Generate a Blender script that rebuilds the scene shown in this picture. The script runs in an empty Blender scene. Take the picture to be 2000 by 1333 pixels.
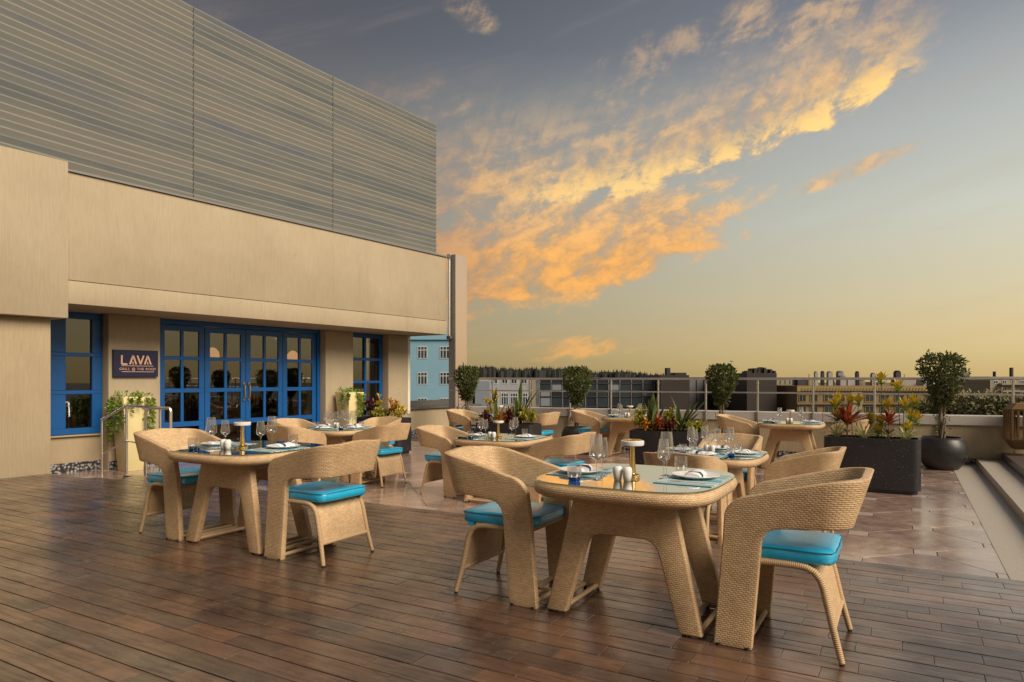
import bpy, bmesh, math, random
from mathutils import Vector, Matrix
random.seed(7)
S = bpy.context.scene
COL = S.collection
R = math.radians
PI = math.pi

# ------------------------------------------------------------------ camera
F = 1333.0            # focal length in photo pixels
HZ = 740.0            # horizon row
EYE = 1.3             # eye height above the deck
cam = bpy.data.cameras.new('camera')
cam.sensor_width = 36.0
cam.lens = 36.0 * F / 2000.0
cam.shift_y = (HZ - 666.5) / 2000.0
cam.clip_start = 0.05
cam.clip_end = 6000.0
camo = bpy.data.objects.new('camera', cam)
COL.objects.link(camo)
camo.location = (0, 0, EYE)
camo.rotation_euler = (R(90), 0, 0)
S.camera = camo
S.view_settings.view_transform = 'Standard'
S.view_settings.look = 'None'
S.view_settings.gamma = 1.0
S.view_settings.use_curve_mapping = False
S.view_settings.exposure = 0.12
S.cycles.max_bounces = 6; S.cycles.diffuse_bounces = 3; S.cycles.glossy_bounces = 3
S.cycles.transmission_bounces = 2; S.cycles.transparent_max_bounces = 14
S.cycles.caustics_reflective = False; S.cycles.caustics_refractive = False

# ------------------------------------------------------------------ node helpers
class NT:
    def __init__(s, tree):
        s.t = tree; s.n = tree.nodes; s.l = tree.links
    def node(s, typ, **kw):
        n = s.n.new(typ)
        for k, v in kw.items():
            setattr(n, k, v)
        return n
    def put(s, sock, v):
        if v is None: return
        if isinstance(v, bpy.types.NodeSocket): s.l.new(v, sock)
        else:
            if sock.type == 'RGBA' and not isinstance(v, (int, float)) and len(v) == 3: v = (*v, 1)
            sock.default_value = v
    def m(s, op, a, b=None, c=None, clamp=False):
        n = s.node('ShaderNodeMath', operation=op); n.use_clamp = clamp
        for i, v in enumerate((a, b, c)):
            s.put(n.inputs[i], v)
        return n.outputs[0]
    def mix(s, f, a, b, blend='MIX'):
        n = s.node('ShaderNodeMix', data_type='RGBA', blend_type=blend)
        s.put(n.inputs[0], f); s.put(n.inputs[6], a); s.put(n.inputs[7], b)
        return n.outputs[2]
    def noise(s, vec, scale, detail=4, rough=.55, dist=0.0, col=False):
        n = s.node('ShaderNodeTexNoise')
        if vec is not None: s.l.new(vec, n.inputs['Vector'])
        n.inputs['Scale'].default_value = scale; n.inputs['Detail'].default_value = detail
        n.inputs['Roughness'].default_value = rough; n.inputs['Distortion'].default_value = dist
        return n.outputs[1 if col else 0]
    def ramp(s, f, stops, interp='LINEAR'):
        n = s.node('ShaderNodeValToRGB'); r = n.color_ramp; r.interpolation = interp
        while len(r.elements) > 1: r.elements.remove(r.elements[-1])
        r.elements[0].position = stops[0][0]; r.elements[0].color = (*stops[0][1], 1)
        for p, c in stops[1:]:
            e = r.elements.new(p); e.color = (*c, 1)
        s.put(n.inputs[0], f)
        return n.outputs[0]
    def sstep(s, x, lo, hi):
        n = s.node('ShaderNodeMapRange', interpolation_type='SMOOTHSTEP')
        s.put(n.inputs[0], x); s.put(n.inputs[1], lo); s.put(n.inputs[2], hi)
        n.inputs[3].default_value = 0; n.inputs[4].default_value = 1
        return n.outputs[0]
    def vec(s, x, y, z=0.0):
        n = s.node('ShaderNodeCombineXYZ')
        for i, v in enumerate((x, y, z)): s.put(n.inputs[i], v)
        return n.outputs[0]
    def bump(s, h, strength, dist):
        n = s.node('ShaderNodeBump'); n.inputs['Strength'].default_value = strength
        n.inputs['Distance'].default_value = dist; s.l.new(h, n.inputs['Height'])
        return n.outputs[0]

# ------------------------------------------------------------------ sky
SUN_AZ, SUN_EL = 132.0, 38.0     # degrees, azimuth clockwise from the view axis (+Y)
w = bpy.data.worlds.new('World'); S.world = w; w.use_nodes = True
w.cycles.sampling_method = 'MANUAL'; w.cycles.sample_map_resolution = 256
t = NT(w.node_tree); t.n.clear()
geo = t.node('ShaderNodeTexCoord')
nrm = t.node('ShaderNodeVectorMath', operation='NORMALIZE'); t.l.new(geo.outputs['Generated'], nrm.inputs[0])
sx = t.node('ShaderNodeSeparateXYZ'); t.l.new(nrm.outputs[0], sx.inputs[0])
X, Y, Z = sx.outputs
AZ = t.m('MULTIPLY', t.m('ARCTAN2', X, Y), 180 / PI)
EL = t.m('MULTIPLY', t.m('ARCSINE', Z), 180 / PI)
grad = t.ramp(t.m('DIVIDE', EL, 60.0, clamp=True), [
    (0.0, (.46, .33, .135)), (.035, (.53, .41, .195)), (.057, (.545, .425, .225)), (.10, (.53, .455, .285)), (.20, (.475, .48, .405)),
    (.30, (.37, .385, .365)), (.365, (.285, .30, .305)), (.43, (.18, .195, .225)), (.50, (.135, .15, .178)), (1.0, (.09, .103, .125))])
azf = t.m('MULTIPLY_ADD', t.m('POWER', t.m('MAXIMUM', t.m('COSINE', t.m('MULTIPLY', t.m('SUBTRACT', AZ, 75.0), PI / 180)), 0.0), 1.5), .92, .63)
grad = t.mix(1.0, grad, t.vec(azf, azf, azf), 'MULTIPLY')
# warm mauve tint on the side away from the glow
mv = t.m('MULTIPLY', t.sstep(AZ, 2.0, -30.0), t.sstep(EL, 4.0, 14.0))
grad = t.mix(t.m('MULTIPLY', mv, .5), grad, (.105, .088, .095))
sk = t.node('ShaderNodeTexSky', sky_type='NISHITA'); sk.sun_disc = False
sk.sun_elevation = R(SUN_EL); sk.sun_rotation = R(SUN_AZ)
skc = t.mix(1.0, sk.outputs[0], (.05, .05, .05), 'MULTIPLY')
base = t.mix(.06, grad, skc)
# clouds, in azimuth / elevation with the streaks running up to the right
ca, sa = math.cos(R(15.6)), math.sin(R(15.6))
sS = t.m('ADD', t.m('MULTIPLY', AZ, ca), t.m('MULTIPLY', EL, sa))
sR = t.m('SUBTRACT', t.m('MULTIPLY', EL, ca), t.m('MULTIPLY', AZ, sa))
pv = t.vec(t.m('MULTIPLY', sS, .055), t.m('MULTIPLY', sR, .135), 3.7)
wv = t.noise(pv, 1.6, 2, .5, col=True)
wm = t.node('ShaderNodeVectorMath', operation='MULTIPLY_ADD')
t.l.new(wv, wm.inputs[0]); wm.inputs[1].default_value = (.55, .55, .55); t.l.new(pv, wm.inputs[2])
n_mid = t.noise(wm.outputs[0], 4.2, 7, .60)
pv2 = t.vec(t.m('MULTIPLY', sS, .27), t.m('MULTIPLY', sR, .34), 9.1)
n_fine = t.noise(pv2, 1.7, 6, .66, .35)
pv3 = t.vec(t.m('MULTIPLY', t.m('ADD', sS, t.m('MULTIPLY', sR, -.8)), .75), t.m('MULTIPLY', sR, .12), 1.3)
n_rib = t.noise(pv3, 1.3, 4, .6, .6)
nd = t.m('SUBTRACT', n_mid, .5)
fd = t.m('SUBTRACT', n_fine, .5)
def mul(*a):
    r = a[0]
    for b in a[1:]: r = t.m('MULTIPLY', r, b)
    return r
def blob(cs, cr, rs, rr, rot=0.0, k=1.4):
    c_, s_ = math.cos(R(rot)), math.sin(R(rot))
    x_ = t.m('SUBTRACT', AZ, cs); y_ = t.m('SUBTRACT', EL, cr)
    da = t.m('DIVIDE', t.m('ADD', t.m('MULTIPLY', x_, c_), t.m('MULTIPLY', y_, s_)), rs)
    db = t.m('DIVIDE', t.m('SUBTRACT', t.m('MULTIPLY', y_, c_), t.m('MULTIPLY', x_, s_)), rr)
    q_ = t.m('SUBTRACT', 1.0, t.m('ADD', t.m('MULTIPLY', da, da), t.m('MULTIPLY', db, db)))
    return t.m('ADD', q_, t.m('ADD', t.m('MULTIPLY', nd, k), t.m('MULTIPLY', fd, k * .5)))
tex = t.m('ADD', t.m('MULTIPLY', n_mid, .42), t.m('ADD', t.m('MULTIPLY', n_fine, .36), t.m('MULTIPLY', n_rib, .22)))
# the long bank: a sharp lit lower edge that curves up to the right, fraying out above
azp = t.m('MAXIMUM', AZ, 0.0)
rdg = t.m('MULTIPLY_ADD', t.m('MULTIPLY', azp, azp), .0072, 14.6)
qd = t.m('ADD', t.m('SUBTRACT', EL, rdg), t.m('ADD', t.m('MULTIPLY', nd, 4.6), t.m('MULTIPLY', fd, 2.4)))
azw = t.m('ADD', AZ, t.m('MULTIPLY', nd, 9.0))
win = t.m('MULTIPLY', t.sstep(azw, -20.0, 0.0), t.sstep(azw, 32.5, 28.5))
fray = t.sstep(tex, t.m('MULTIPLY_ADD', t.m('MAXIMUM', qd, 0.0), .014, .30), t.m('MULTIPLY_ADD', t.m('MAXIMUM', qd, 0.0), .018, .54))
upper = mul(t.sstep(qd, -.7, .9), t.sstep(qd, 10.5, 1.5), win, fray)
ridge = mul(t.sstep(qd, -.6, .5), t.sstep(qd, 2.8, .3), t.sstep(tex, .36, .50), t.sstep(AZ, -2.0, 8.0), t.sstep(azw, 32.5, 29.0))
lower = mul(t.sstep(blob(1.5, 10.3, 20.0, 5.0, 10.0, 1.9), .0, .65), t.sstep(tex, .30, .53))
fill = mul(t.sstep(blob(-3.0, 14.2, 12.0, 4.6, 8.0, 1.6), .0, .8), t.sstep(tex, .34, .56), .85)
top = mul(t.sstep(blob(25, 26.6, 9.5, 2.8, 10.0, 2.2), .1, 1.1), t.sstep(tex, .40, .62), .8)
top2 = mul(t.sstep(blob(13, 24, 9, 3.5, 18.0), .1, 1.0), t.sstep(tex, .44, .64), .55)
left = mul(t.sstep(blob(-9, 19, 11, 6.0, 0.0), .1, 1.0), t.sstep(tex, .42, .64), .6)
left2 = mul(t.sstep(blob(-4.0, 28.6, 3.4, 1.5, -25.0, 2.4), .1, 1.2), t.sstep(tex, .40, .60), .8)
low = mul(t.sstep(blob(5, 2.6, 6.5, 1.2, 4.0), .0, 1.0), t.sstep(n_mid, .38, .6), .6)
streak = mul(t.sstep(blob(26.5, 15.3, 5.6, .7, 16.0, 1.0), .0, .9), t.sstep(tex, .36, .56), .75)
out_ = t.m('SUBTRACT', 1.0, t.m('MULTIPLY', t.sstep(AZ, -26.0, -20.0), t.sstep(AZ, 44.0, 38.0)))
away = mul(t.sstep(nd, .02, .2), t.sstep(tex, .46, .66), t.sstep(EL, 3.0, 14.0), .55, out_)
dens = upper
for d_ in (ridge, lower, fill, top, top2, left, left2, low, streak, away): dens = t.m('MAXIMUM', dens, d_)
shade = t.sstep(t.m('ADD', t.m('MULTIPLY', n_fine, .5), t.m('MULTIPLY', n_mid, .5)), .36, .62)
low_or = t.sstep(EL, 15.0, 9.0)
c_hi = t.mix(low_or, (.90, .53, .21), (.98, .46, .11))
c_lo = t.mix(low_or, (.37, .275, .20), (.50, .28, .12))
c_hi = t.mix(t.m('MULTIPLY', t.sstep(t.m('SUBTRACT', EL, rdg), 1.5, 8.0), .7), c_hi, (.56, .40, .26))
ccol = t.mix(shade, c_lo, c_hi)
ccol = t.mix(mul(ridge, t.m('MULTIPLY_ADD', shade, .5, .42)), ccol, (1.12, .74, .24))
side = t.sstep(AZ, -13.0, 3.0)
ccol = t.mix(t.m('MULTIPLY', t.m('SUBTRACT', 1.0, side), t.m('SUBTRACT', 1.0, mul(left2, .7))), ccol, (.34, .215, .16))
sky = t.mix(t.m('MULTIPLY', dens, .93), base, ccol)
# faint high streaks everywhere
wisp = t.m('MULTIPLY', t.sstep(t.noise(t.vec(t.m('MULTIPLY', sS, .03), t.m('MULTIPLY', sR, .35), 5.5), 1.2, 4, .6), .48, .75), .14)
sky = t.mix(wisp, sky, t.mix(t.sstep(EL, 12.0, 3.0), (.46, .38, .30), (.60, .44, .18)))
bg = t.node('ShaderNodeBackground'); t.l.new(sky, bg.inputs[0]); bg.inputs[1].default_value = 1.0
wo = t.node('ShaderNodeOutputWorld'); t.l.new(bg.outputs[0], wo.inputs[0])

# ------------------------------------------------------------------ sun
sun = bpy.data.lights.new('sun', 'SUN'); sun.energy = 4.2; sun.angle = R(36); sun.color = (1.0, .84, .64)
suno = bpy.data.objects.new('sun', sun); COL.objects.link(suno)
sd = Vector((math.sin(R(SUN_AZ)) * math.cos(R(SUN_EL)), math.cos(R(SUN_AZ)) * math.cos(R(SUN_EL)), math.sin(R(SUN_EL))))
suno.rotation_euler = sd.to_track_quat('Z', 'Y').to_euler()
suno.location = sd * 60

# ------------------------------------------------------------------ materials
MATS = {}
def mat(name, fn):
    m = bpy.data.materials.new(name); m.use_nodes = True
    t = NT(m.node_tree); t.n.clear()
    out = t.node('ShaderNodeOutputMaterial')
    t.l.new(fn(t), out.inputs[0])
    MATS[name] = m
    return m
def bsdf(t, col, rough=.6, spec=.5, metal=0.0, normal=None, **kw):
    b = t.node('ShaderNodeBsdfPrincipled')
    t.put(b.inputs['Base Color'], col); t.put(b.inputs['Roughness'], rough)
    b.inputs['Specular IOR Level'].default_value = spec; b.inputs['Metallic'].default_value = metal
    if normal is not None: t.l.new(normal, b.inputs['Normal'])
    for k, v in kw.items(): t.put(b.inputs[k.replace('_', ' ')], v)
    return b.outputs[0]
def oc(t): return t.node('ShaderNodeTexCoord').outputs['Object']
def wp(t): return t.node('ShaderNodeNewGeometry').outputs['Position']
def plain(name, col, rough=.6, metal=0.0, var=.12, scale=9.0, bump=0.0, bscale=60, **kw):
    def f(t):
        p = wp(t); n = t.noise(p, scale, 4)
        lo = tuple(c * (1 - var) for c in col); hi = tuple(min(1, c * (1 + var)) for c in col)
        nm = t.bump(t.noise(p, bscale, 3), bump, .004) if bump else None
        return bsdf(t, t.mix(n, lo, hi), rough, metal=metal, normal=nm, **kw)
    return mat(name, f)

def f_wicker(t):
    uv = t.node('ShaderNodeTexCoord').outputs['UV']
    sp = t.node('ShaderNodeSeparateXYZ'); t.l.new(uv, sp.inputs[0])
    p = wp(t)
    wob = t.m('MULTIPLY', t.m('SUBTRACT', t.noise(p, 14, 2), .5), .35)
    v = t.m('ADD', t.m('DIVIDE', sp.outputs[1], .0098), wob)
    row = t.m('FLOOR', v)
    u = t.m('ADD', t.m('DIVIDE', sp.outputs[0], .0225), t.m('ADD', t.m('MULTIPLY', t.m('MODULO', row, 2.0), .5), t.m('MULTIPLY', wob, .5)))
    hv = t.m('POWER', t.m('SINE', t.m('MULTIPLY', t.m('FRACT', v), PI)), .55)
    hu = t.m('POWER', t.m('SINE', t.m('MULTIPLY', t.m('FRACT', u), PI)), .35)
    h = t.m('MULTIPLY', hv, hu)
    wn = t.node('ShaderNodeTexWhiteNoise', noise_dimensions='2D'); t.l.new(t.vec(t.m('FLOOR', u), row), wn.inputs['Vector'])
    c = t.ramp(wn.outputs['Value'], [(0, (.58, .40, .235)), (.5, (.65, .465, .28)), (1, (.71, .525, .33))])
    c = t.mix(t.sstep(h, .05, .62), (.30, .19, .095), c)
    n = t.noise(p, 3.2, 4, .65)
    c = t.mix(1.0, c, t.ramp(n, [(.3, (.84, .81, .77)), (.7, (1.10, 1.09, 1.07))]), 'MULTIPLY')
    return bsdf(t, c, .46, .4, normal=t.bump(h, .5, .004))
mat('wicker', f_wicker)
def f_wickertube(t):
    uv = t.node('ShaderNodeTexCoord').outputs['UV']
    s = t.node('ShaderNodeSeparateXYZ'); t.l.new(uv, s.inputs[0])
    wv = t.m('ABSOLUTE', t.m('SINE', t.m('MULTIPLY', s.outputs[0], PI / .009)))
    c = t.mix(wv, (.30, .185, .09), (.64, .46, .275))
    return bsdf(t, c, .5, .4, normal=t.bump(wv, .7, .003))
mat('wicker_tube', f_wickertube)
def f_deck(t):
    p = wp(t)
    oi = t.node('ShaderNodeObjectInfo').outputs['Random']
    at = t.node('ShaderNodeAttribute', attribute_name='rnd').outputs['Fac']
    r = t.m('FRACT', t.m('ADD', oi, at))
    rot = t.node('ShaderNodeMapping'); t.l.new(p, rot.inputs[0]); rot.inputs[2].default_value = (0, 0, R(30))
    st = t.node('ShaderNodeMapping'); t.l.new(rot.outputs[0], st.inputs[0]); st.inputs[3].default_value = (1.5, 26, 1)
    add = t.node('ShaderNodeVectorMath', operation='ADD'); t.l.new(st.outputs[0], add.inputs[0])
    t.l.new(t.vec(t.m('MULTIPLY', r, 60.0), t.m('MULTIPLY', r, 91.0), 0.0), add.inputs[1])
    g = t.noise(add.outputs[0], 1.6, 4, .62, .6)
    big = t.noise(p, 1.1, 3, .6)
    bl = t.noise(p, 6.5, 3, .6)
    c = t.ramp(r, [(0, (.066, .043, .033)), (.25, (.125, .066, .043)), (.5, (.080, .058, .048)), (.75, (.155, .080, .048)), (1, (.058, .048, .045))])
    c = t.mix(1.0, c, t.ramp(g, [(.25, (.62, .60, .58)), (.5, (1.0, 1.0, 1.0)), (.78, (1.45, 1.4, 1.35))]), 'MULTIPLY')
    c = t.mix(1.0, c, t.ramp(big, [(.3, (.72, .74, .78)), (.7, (1.25, 1.18, 1.1))]), 'MULTIPLY')
    st_ = t.noise(p, 2.4, 4, .65, .8)
    c = t.mix(1.0, c, t.ramp(st_, [(.30, (.45, .45, .47)), (.5, (1.0, 1.0, 1.0)), (.72, (1.3, 1.22, 1.12))]), 'MULTIPLY')
    c = t.mix(t.m('MULTIPLY', t.sstep(bl, .6, .76), .7), c, (.15, .115, .09))
    ro = t.m('ADD', t.m('MULTIPLY_ADD', g, .14, .20), t.m('MULTIPLY', bl, .16))
    nm = t.bump(t.m('ADD', g, t.m('MULTIPLY', bl, .5)), .22, .004)
    cw = t.m('MULTIPLY_ADD', t.sstep(t.m('ADD', t.m('MULTIPLY', g, .5), t.m('MULTIPLY', big, .5)), .36, .62), .75, .2)
    return bsdf(t, c, ro, .6, normal=nm, Coat_Weight=cw, Coat_IOR=2.2, Coat_Roughness=t.m('MULTIPLY_ADD', bl, .30, .10))
mat('deck_wood', f_deck)
def f_marble(t):
    p = wp(t); oi = t.node('ShaderNodeObjectInfo').outputs['Random']
    n = t.noise(p, 1.3, 4, .65, .8); n2 = t.noise(p, 9, 4, .65); n3 = t.noise(p, 3.1, 4, .55, 1.4)
    c = t.ramp(n, [(.28, (.24, .165, .15)), (.45, (.37, .27, .235)), (.6, (.48, .375, .315)), (.78, (.60, .50, .42))])
    c = t.mix(1.0, c, t.ramp(n2, [(.3, (.74, .72, .72)), (.7, (1.2, 1.18, 1.14))]), 'MULTIPLY')
    c = t.mix(t.m('MULTIPLY', t.sstep(n3, .6, .72), .45), c, (.44, .38, .32))
    c = t.mix(1.0, c, t.ramp(oi, [(0, (.86, .82, .82)), (1, (1.12, 1.1, 1.06))]), 'MULTIPLY')
    ro = t.m('MULTIPLY_ADD', n2, .22, .14)
    return bsdf(t, c, ro, .5, normal=t.bump(n2, .05, .003), Coat_Weight=.8, Coat_IOR=2.0, Coat_Roughness=.18)
mat('pink_marble', f_marble)
plain('pale_marble', (.40, .34, .30), .3, var=.2, scale=18)
plain('granite_grey', (.40, .36, .31), .5, var=.34, scale=55, bump=.15)
plain('granite_dark', (.10, .08, .07), .35, var=.4, scale=50)
plain('grout', (.10, .075, .065), .8)
def f_stucco(col):
    def f(t):
        p = wp(t)
        s = t.node('ShaderNodeMapping'); t.l.new(p, s.inputs[0]); s.inputs[3].default_value = (30, 30, 2.2)
        rib = t.noise(s.outputs[0], 2.0, 4, .6)
        n = t.noise(p, .8, 5, .6); sp = t.noise(p, 3.2, 6, .7)
        c = t.mix(1.0, col, t.ramp(n, [(.3, (.90, .88, .86)), (.7, (1.06, 1.05, 1.04))]), 'MULTIPLY')
        c = t.mix(1.0, c, t.ramp(rib, [(.3, (.91, .91, .90)), (.7, (1.05, 1.05, 1.05))]), 'MULTIPLY')
        c = t.mix(t.m('MULTIPLY', t.sstep(sp, .62, .80), .40), c, (.20, .145, .09))
        s2 = t.node('ShaderNodeMapping'); t.l.new(p, s2.inputs[0]); s2.inputs[3].default_value = (5, 5, .28)
        dr = t.noise(s2.outputs[0], 1.6, 4, .65)
        c = t.mix(t.m('MULTIPLY', t.sstep(dr, .54, .80), .28), c, (.26, .205, .135))
        return bsdf(t, c, .85, .25, normal=t.bump(rib, .35, .006))
    return f
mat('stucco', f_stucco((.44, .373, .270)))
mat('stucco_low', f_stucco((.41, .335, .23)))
plain('blue_paint', (.004, .085, .30), .38, var=.14, scale=3)
plain('navy_panel', (.012, .012, .055), .4)
plain('brass', (.72, .50, .20), .25, metal=1.0, var=.06)
plain('rose_gold', (.82, .52, .36), .35, metal=.3, var=.04)
plain('steel', (.72, .68, .64), .32, metal=1.0, var=.06)
plain('steel_dark', (.16, .14, .13), .4, metal=.6)
plain('grey_clad', (.23, .225, .225), .5, metal=.2, var=.08)
plain('mirror_clad', (.60, .47, .38), .22, metal=.6, var=.03, scale=2)
plain('white_trim', (.72, .70, .60), .5)
plain('stone_cap', (.50, .47, .45), .35, var=.1, scale=4)
plain('coping_dark', (.09, .085, .08), .5)
plain('black_rubber', (.015, .015, .015), .6)
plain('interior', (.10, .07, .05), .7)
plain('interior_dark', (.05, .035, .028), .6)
plain('white_china', (.78, .78, .78), .18, var=.02)
def f_linen(t):
    p = wp(t)
    return bsdf(t, t.mix(t.noise(p, 30, 3), (.70, .70, .76), (.84, .84, .87)), .8, .2, normal=t.bump(t.noise(p, 220, 3), .3, .002))
mat('linen', f_linen)
plain('napkin_ring', (.03, .06, .10), .4)
plain('cream_planter', (.72, .62, .33), .45, var=.06, scale=2)
plain('soil', (.05, .032, .02), .9, var=.4, scale=40)
plain('screw', (.4, .4, .4), .3, metal=1.0)
def f_cushion(t):
    p = oc(t); n = t.noise(p, 9, 5, .6, 1.2)
    c = t.mix(n, (.001, .35, .66), (.002, .45, .79))
    return bsdf(t, c, .40, .5, normal=t.bump(n, .5, .008), Coat_Weight=.8, Coat_IOR=1.65, Coat_Roughness=.22)
mat('turquoise_vinyl', f_cushion)
plain('piping', (.004, .17, .26), .5)
def f_mat(t):
    s = t.node('ShaderNodeSeparateXYZ'); t.l.new(oc(t), s.inputs[0])
    k = t.noise(t.vec(0.0, t.m('MULTIPLY', s.outputs[1], 26.0), 1.0), 1.0, 2, .6)
    c = t.ramp(k, [(.34, (.04, .24, .32)), (.46, (.16, .42, .50)), (.50, (.62, .66, .66)), (.6, (.30, .40, .40)), (.66, (.06, .30, .40))], 'CONSTANT')
    return bsdf(t, c, .55)
mat('woven_mat', f_mat)
def f_glass(tint, ior, ro=.0, mx=1.0, sky_white=0.0):
    def f(t):
        tr = t.node('ShaderNodeBsdfTransparent'); tr.inputs[0].default_value = (*tint, 1)
        gl = t.node('ShaderNodeBsdfGlossy'); gl.inputs['Roughness'].default_value = ro
        gl.inputs[0].default_value = (1, 1, 1, 1)
        ge = t.node('ShaderNodeNewGeometry')
        dp_ = t.node('ShaderNodeVectorMath', operation='DOT_PRODUCT'); t.l.new(ge.outputs['Normal'], dp_.inputs[0]); t.l.new(ge.outputs['Incoming'], dp_.inputs[1])
        f0 = ((ior - 1) / (ior + 1)) ** 2
        sch = t.m('MULTIPLY_ADD', t.m('POWER', t.m('SUBTRACT', 1.0, t.m('ABSOLUTE', dp_.outputs['Value'])), 5.0), 1 - f0, f0)
        fac = t.m('MULTIPLY', t.m('MULTIPLY', sch, mx, clamp=True), t.m('SUBTRACT', 1.0, ge.outputs['Backfacing']))
        mx_ = t.node('ShaderNodeMixShader'); t.l.new(fac, mx_.inputs[0])
        body = tr.outputs[0]
        if sky_white:  # translucent white in the body stands in for bright sky reflected by glass
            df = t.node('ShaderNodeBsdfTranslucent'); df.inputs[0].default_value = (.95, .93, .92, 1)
            mk = t.node('ShaderNodeMixShader'); mk.inputs[0].default_value = sky_white
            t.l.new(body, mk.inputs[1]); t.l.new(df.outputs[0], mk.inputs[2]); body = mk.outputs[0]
        t.l.new(body, mx_.inputs[1]); t.l.new(gl.outputs[0], mx_.inputs[2])
        return mx_.outputs[0]
    return f
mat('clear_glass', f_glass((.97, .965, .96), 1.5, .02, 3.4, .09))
mat('table_glass', f_glass((.76, .80, .74), 1.62, .0, 2.5))
mat('window_glass', f_glass((.55, .52, .50), 1.95, .01, 1.2))
mat('blue_glass', f_glass((.10, .36, .80), 1.5))
def f_emit(col, st):
    def f(t):
        e = t.node('ShaderNodeEmission'); e.inputs[0].default_value = (*col, 1); e.inputs[1].default_value = st
        return e.outputs[0]
    return f
mat('warm_lamp', f_emit((1.0, .55, .24), 1.3))
plain('lamp_white', (.74, .72, .76), .35, var=.02)
def f_speckle(t):
    p = wp(t)
    v = t.node('ShaderNodeTexVoronoi'); t.l.new(p, v.inputs['Vector']); v.inputs['Scale'].default_value = 38
    sz = t.noise(p, 40, 2)
    sp = t.m('LESS_THAN', v.outputs['Distance'], t.m('MULTIPLY_ADD', sz, .30, -.055))
    n = t.noise(p, 3, 4)
    c = t.mix(n, (.011, .011, .016), (.028, .026, .032))
    c = t.mix(sp, c, (.36, .34, .33))
    return bsdf(t, c, .42, .5)
mat('black_terrazzo', f_speckle)
def f_pot(t):
    p = wp(t); n = t.noise(p, 4, 5, .6); d = t.noise(p, 45, 3)
    c = t.mix(n, (.012, .013, .017), (.040, .038, .042))
    return bsdf(t, c, t.m('MULTIPLY_ADD', n, .3, .25), .5, normal=t.bump(d, .1, .003))
mat('black_pot', f_pot)
def f_skirt(t):
    v = t.node('ShaderNodeTexVoronoi'); t.l.new(wp(t), v.inputs['Vector']); v.inputs['Scale'].default_value = 26
    c = t.ramp(v.outputs['Distance'], [(.1, (.42, .42, .43)), (.4, (.22, .22, .24)), (.6, (.02, .02, .02))])
    return bsdf(t, c, .5, normal=t.bump(v.outputs['Distance'], .5, .01))
mat('skirting_stone', f_skirt)
def f_slat(t):
    oi = t.node('ShaderNodeObjectInfo').outputs['Random']
    p = wp(t)
    s = t.node('ShaderNodeMapping'); t.l.new(p, s.inputs[0]); s.inputs[3].default_value = (.35, .35, 2.5)
    n = t.noise(s.outputs[0], 1.8, 5, .6, .4)
    c = t.ramp(t.m('ADD', t.m('MULTIPLY', oi, .45), t.m('MULTIPLY', n, .62)),
               [(.22, (.165, .185, .20)), (.42, (.235, .245, .232)), (.6, (.28, .272, .245)), (.8, (.185, .207, .235))])
    return bsdf(t, c, .5, .4, metal=.15)
mat('louvre_metal', f_slat)
def leafmat(name, cols, rough=.45, scale=18, trans=.25):
    def f(t):
        p = wp(t); n = t.noise(p, scale, 3, .7)
        k = [(.25 + .5 * i / max(1, len(cols) - 1), c) for i, c in enumerate(cols)]
        c = t.ramp(n, k)
        d = bsdf(t, c, rough, .4)
        tl = t.node('ShaderNodeBsdfTranslucent'); t.l.new(c, tl.inputs[0])
        mx = t.node('ShaderNodeMixShader'); mx.inputs[0].default_value = trans
        t.l.new(d, mx.inputs[1]); t.l.new(tl.outputs[0], mx.inputs[2])
        return mx.outputs[0]
    return mat(name, f)
leafmat('leaf_ficus', [(.03, .042, .012), (.085, .105, .028), (.19, .20, .06)], scale=24)
leafmat('leaf_ivy', [(.07, .14, .015), (.20, .30, .03), (.40, .44, .07)], scale=26)
leafmat('leaf_snake', [(.035, .065, .022), (.075, .12, .045), (.14, .18, .085)], scale=22)
leafmat('leaf_lime', [(.16, .19, .025), (.34, .32, .05), (.50, .42, .08)], scale=30)
leafmat('leaf_gold', [(.26, .24, .03), (.62, .46, .04), (.78, .58, .07)], scale=30)
leafmat('leaf_red', [(.10, .022, .010), (.34, .055, .014), (.46, .12, .035)], scale=16)
leafmat('leaf_maroon', [(.03, .008, .010), (.09, .014, .018), (.16, .04, .02)], scale=22)
leafmat('leaf_pale', [(.20, .24, .07), (.42, .44, .20), (.60, .58, .34)], scale=36)
leafmat('leaf_orange', [(.35, .12, .015), (.60, .26, .03), (.66, .40, .06)], scale=28)
plain('bark', (.16, .12, .085), .8, var=.35, scale=35, bump=.5)
plain('stem_green', (.12, .13, .05), .6)
plain('far_tree', (.030, .033, .030), .9, var=.4, scale=1.2)
plain('far_tree_warm', (.30, .25, .13), .9, var=.5, scale=.9)
plain('far_tree_green', (.17, .17, .085), .9, var=.5, scale=.9)
plain('city_ground', (.10, .095, .085), .9, var=.3, scale=.05)
plain('bld_blue', (.20, .37, .50), .8, var=.1, scale=.4)
plain('bld_white', (.33, .325, .34), .8, var=.06, scale=.3)
plain('bld_grey', (.15, .15, .165), .6, var=.06, scale=.3)
plain('bld_greyblue', (.20, .22, .26), .5, var=.06, scale=.3)
plain('bld_navy', (.018, .026, .038), .22, var=.5, scale=.25)
plain('bld_brown', (.030, .022, .020), .5, var=.4, scale=.4)
plain('bld_ochre', (.22, .15, .075), .8, var=.12, scale=.5)
plain('bld_ochre_lt', (.29, .21, .075), .8, var=.1, scale=.5)
plain('bld_beige', (.28, .24, .17), .8, var=.1, scale=.4)
plain('bld_tank', (.30, .28, .26), .7, var=.2, scale=.5)
plain('bld_dark', (.035, .032, .036), .7)
plain('far_pane', (.03, .045, .055), .12, var=.6, scale=.6)
plain('far_frame', (.55, .56, .58), .6)
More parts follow.
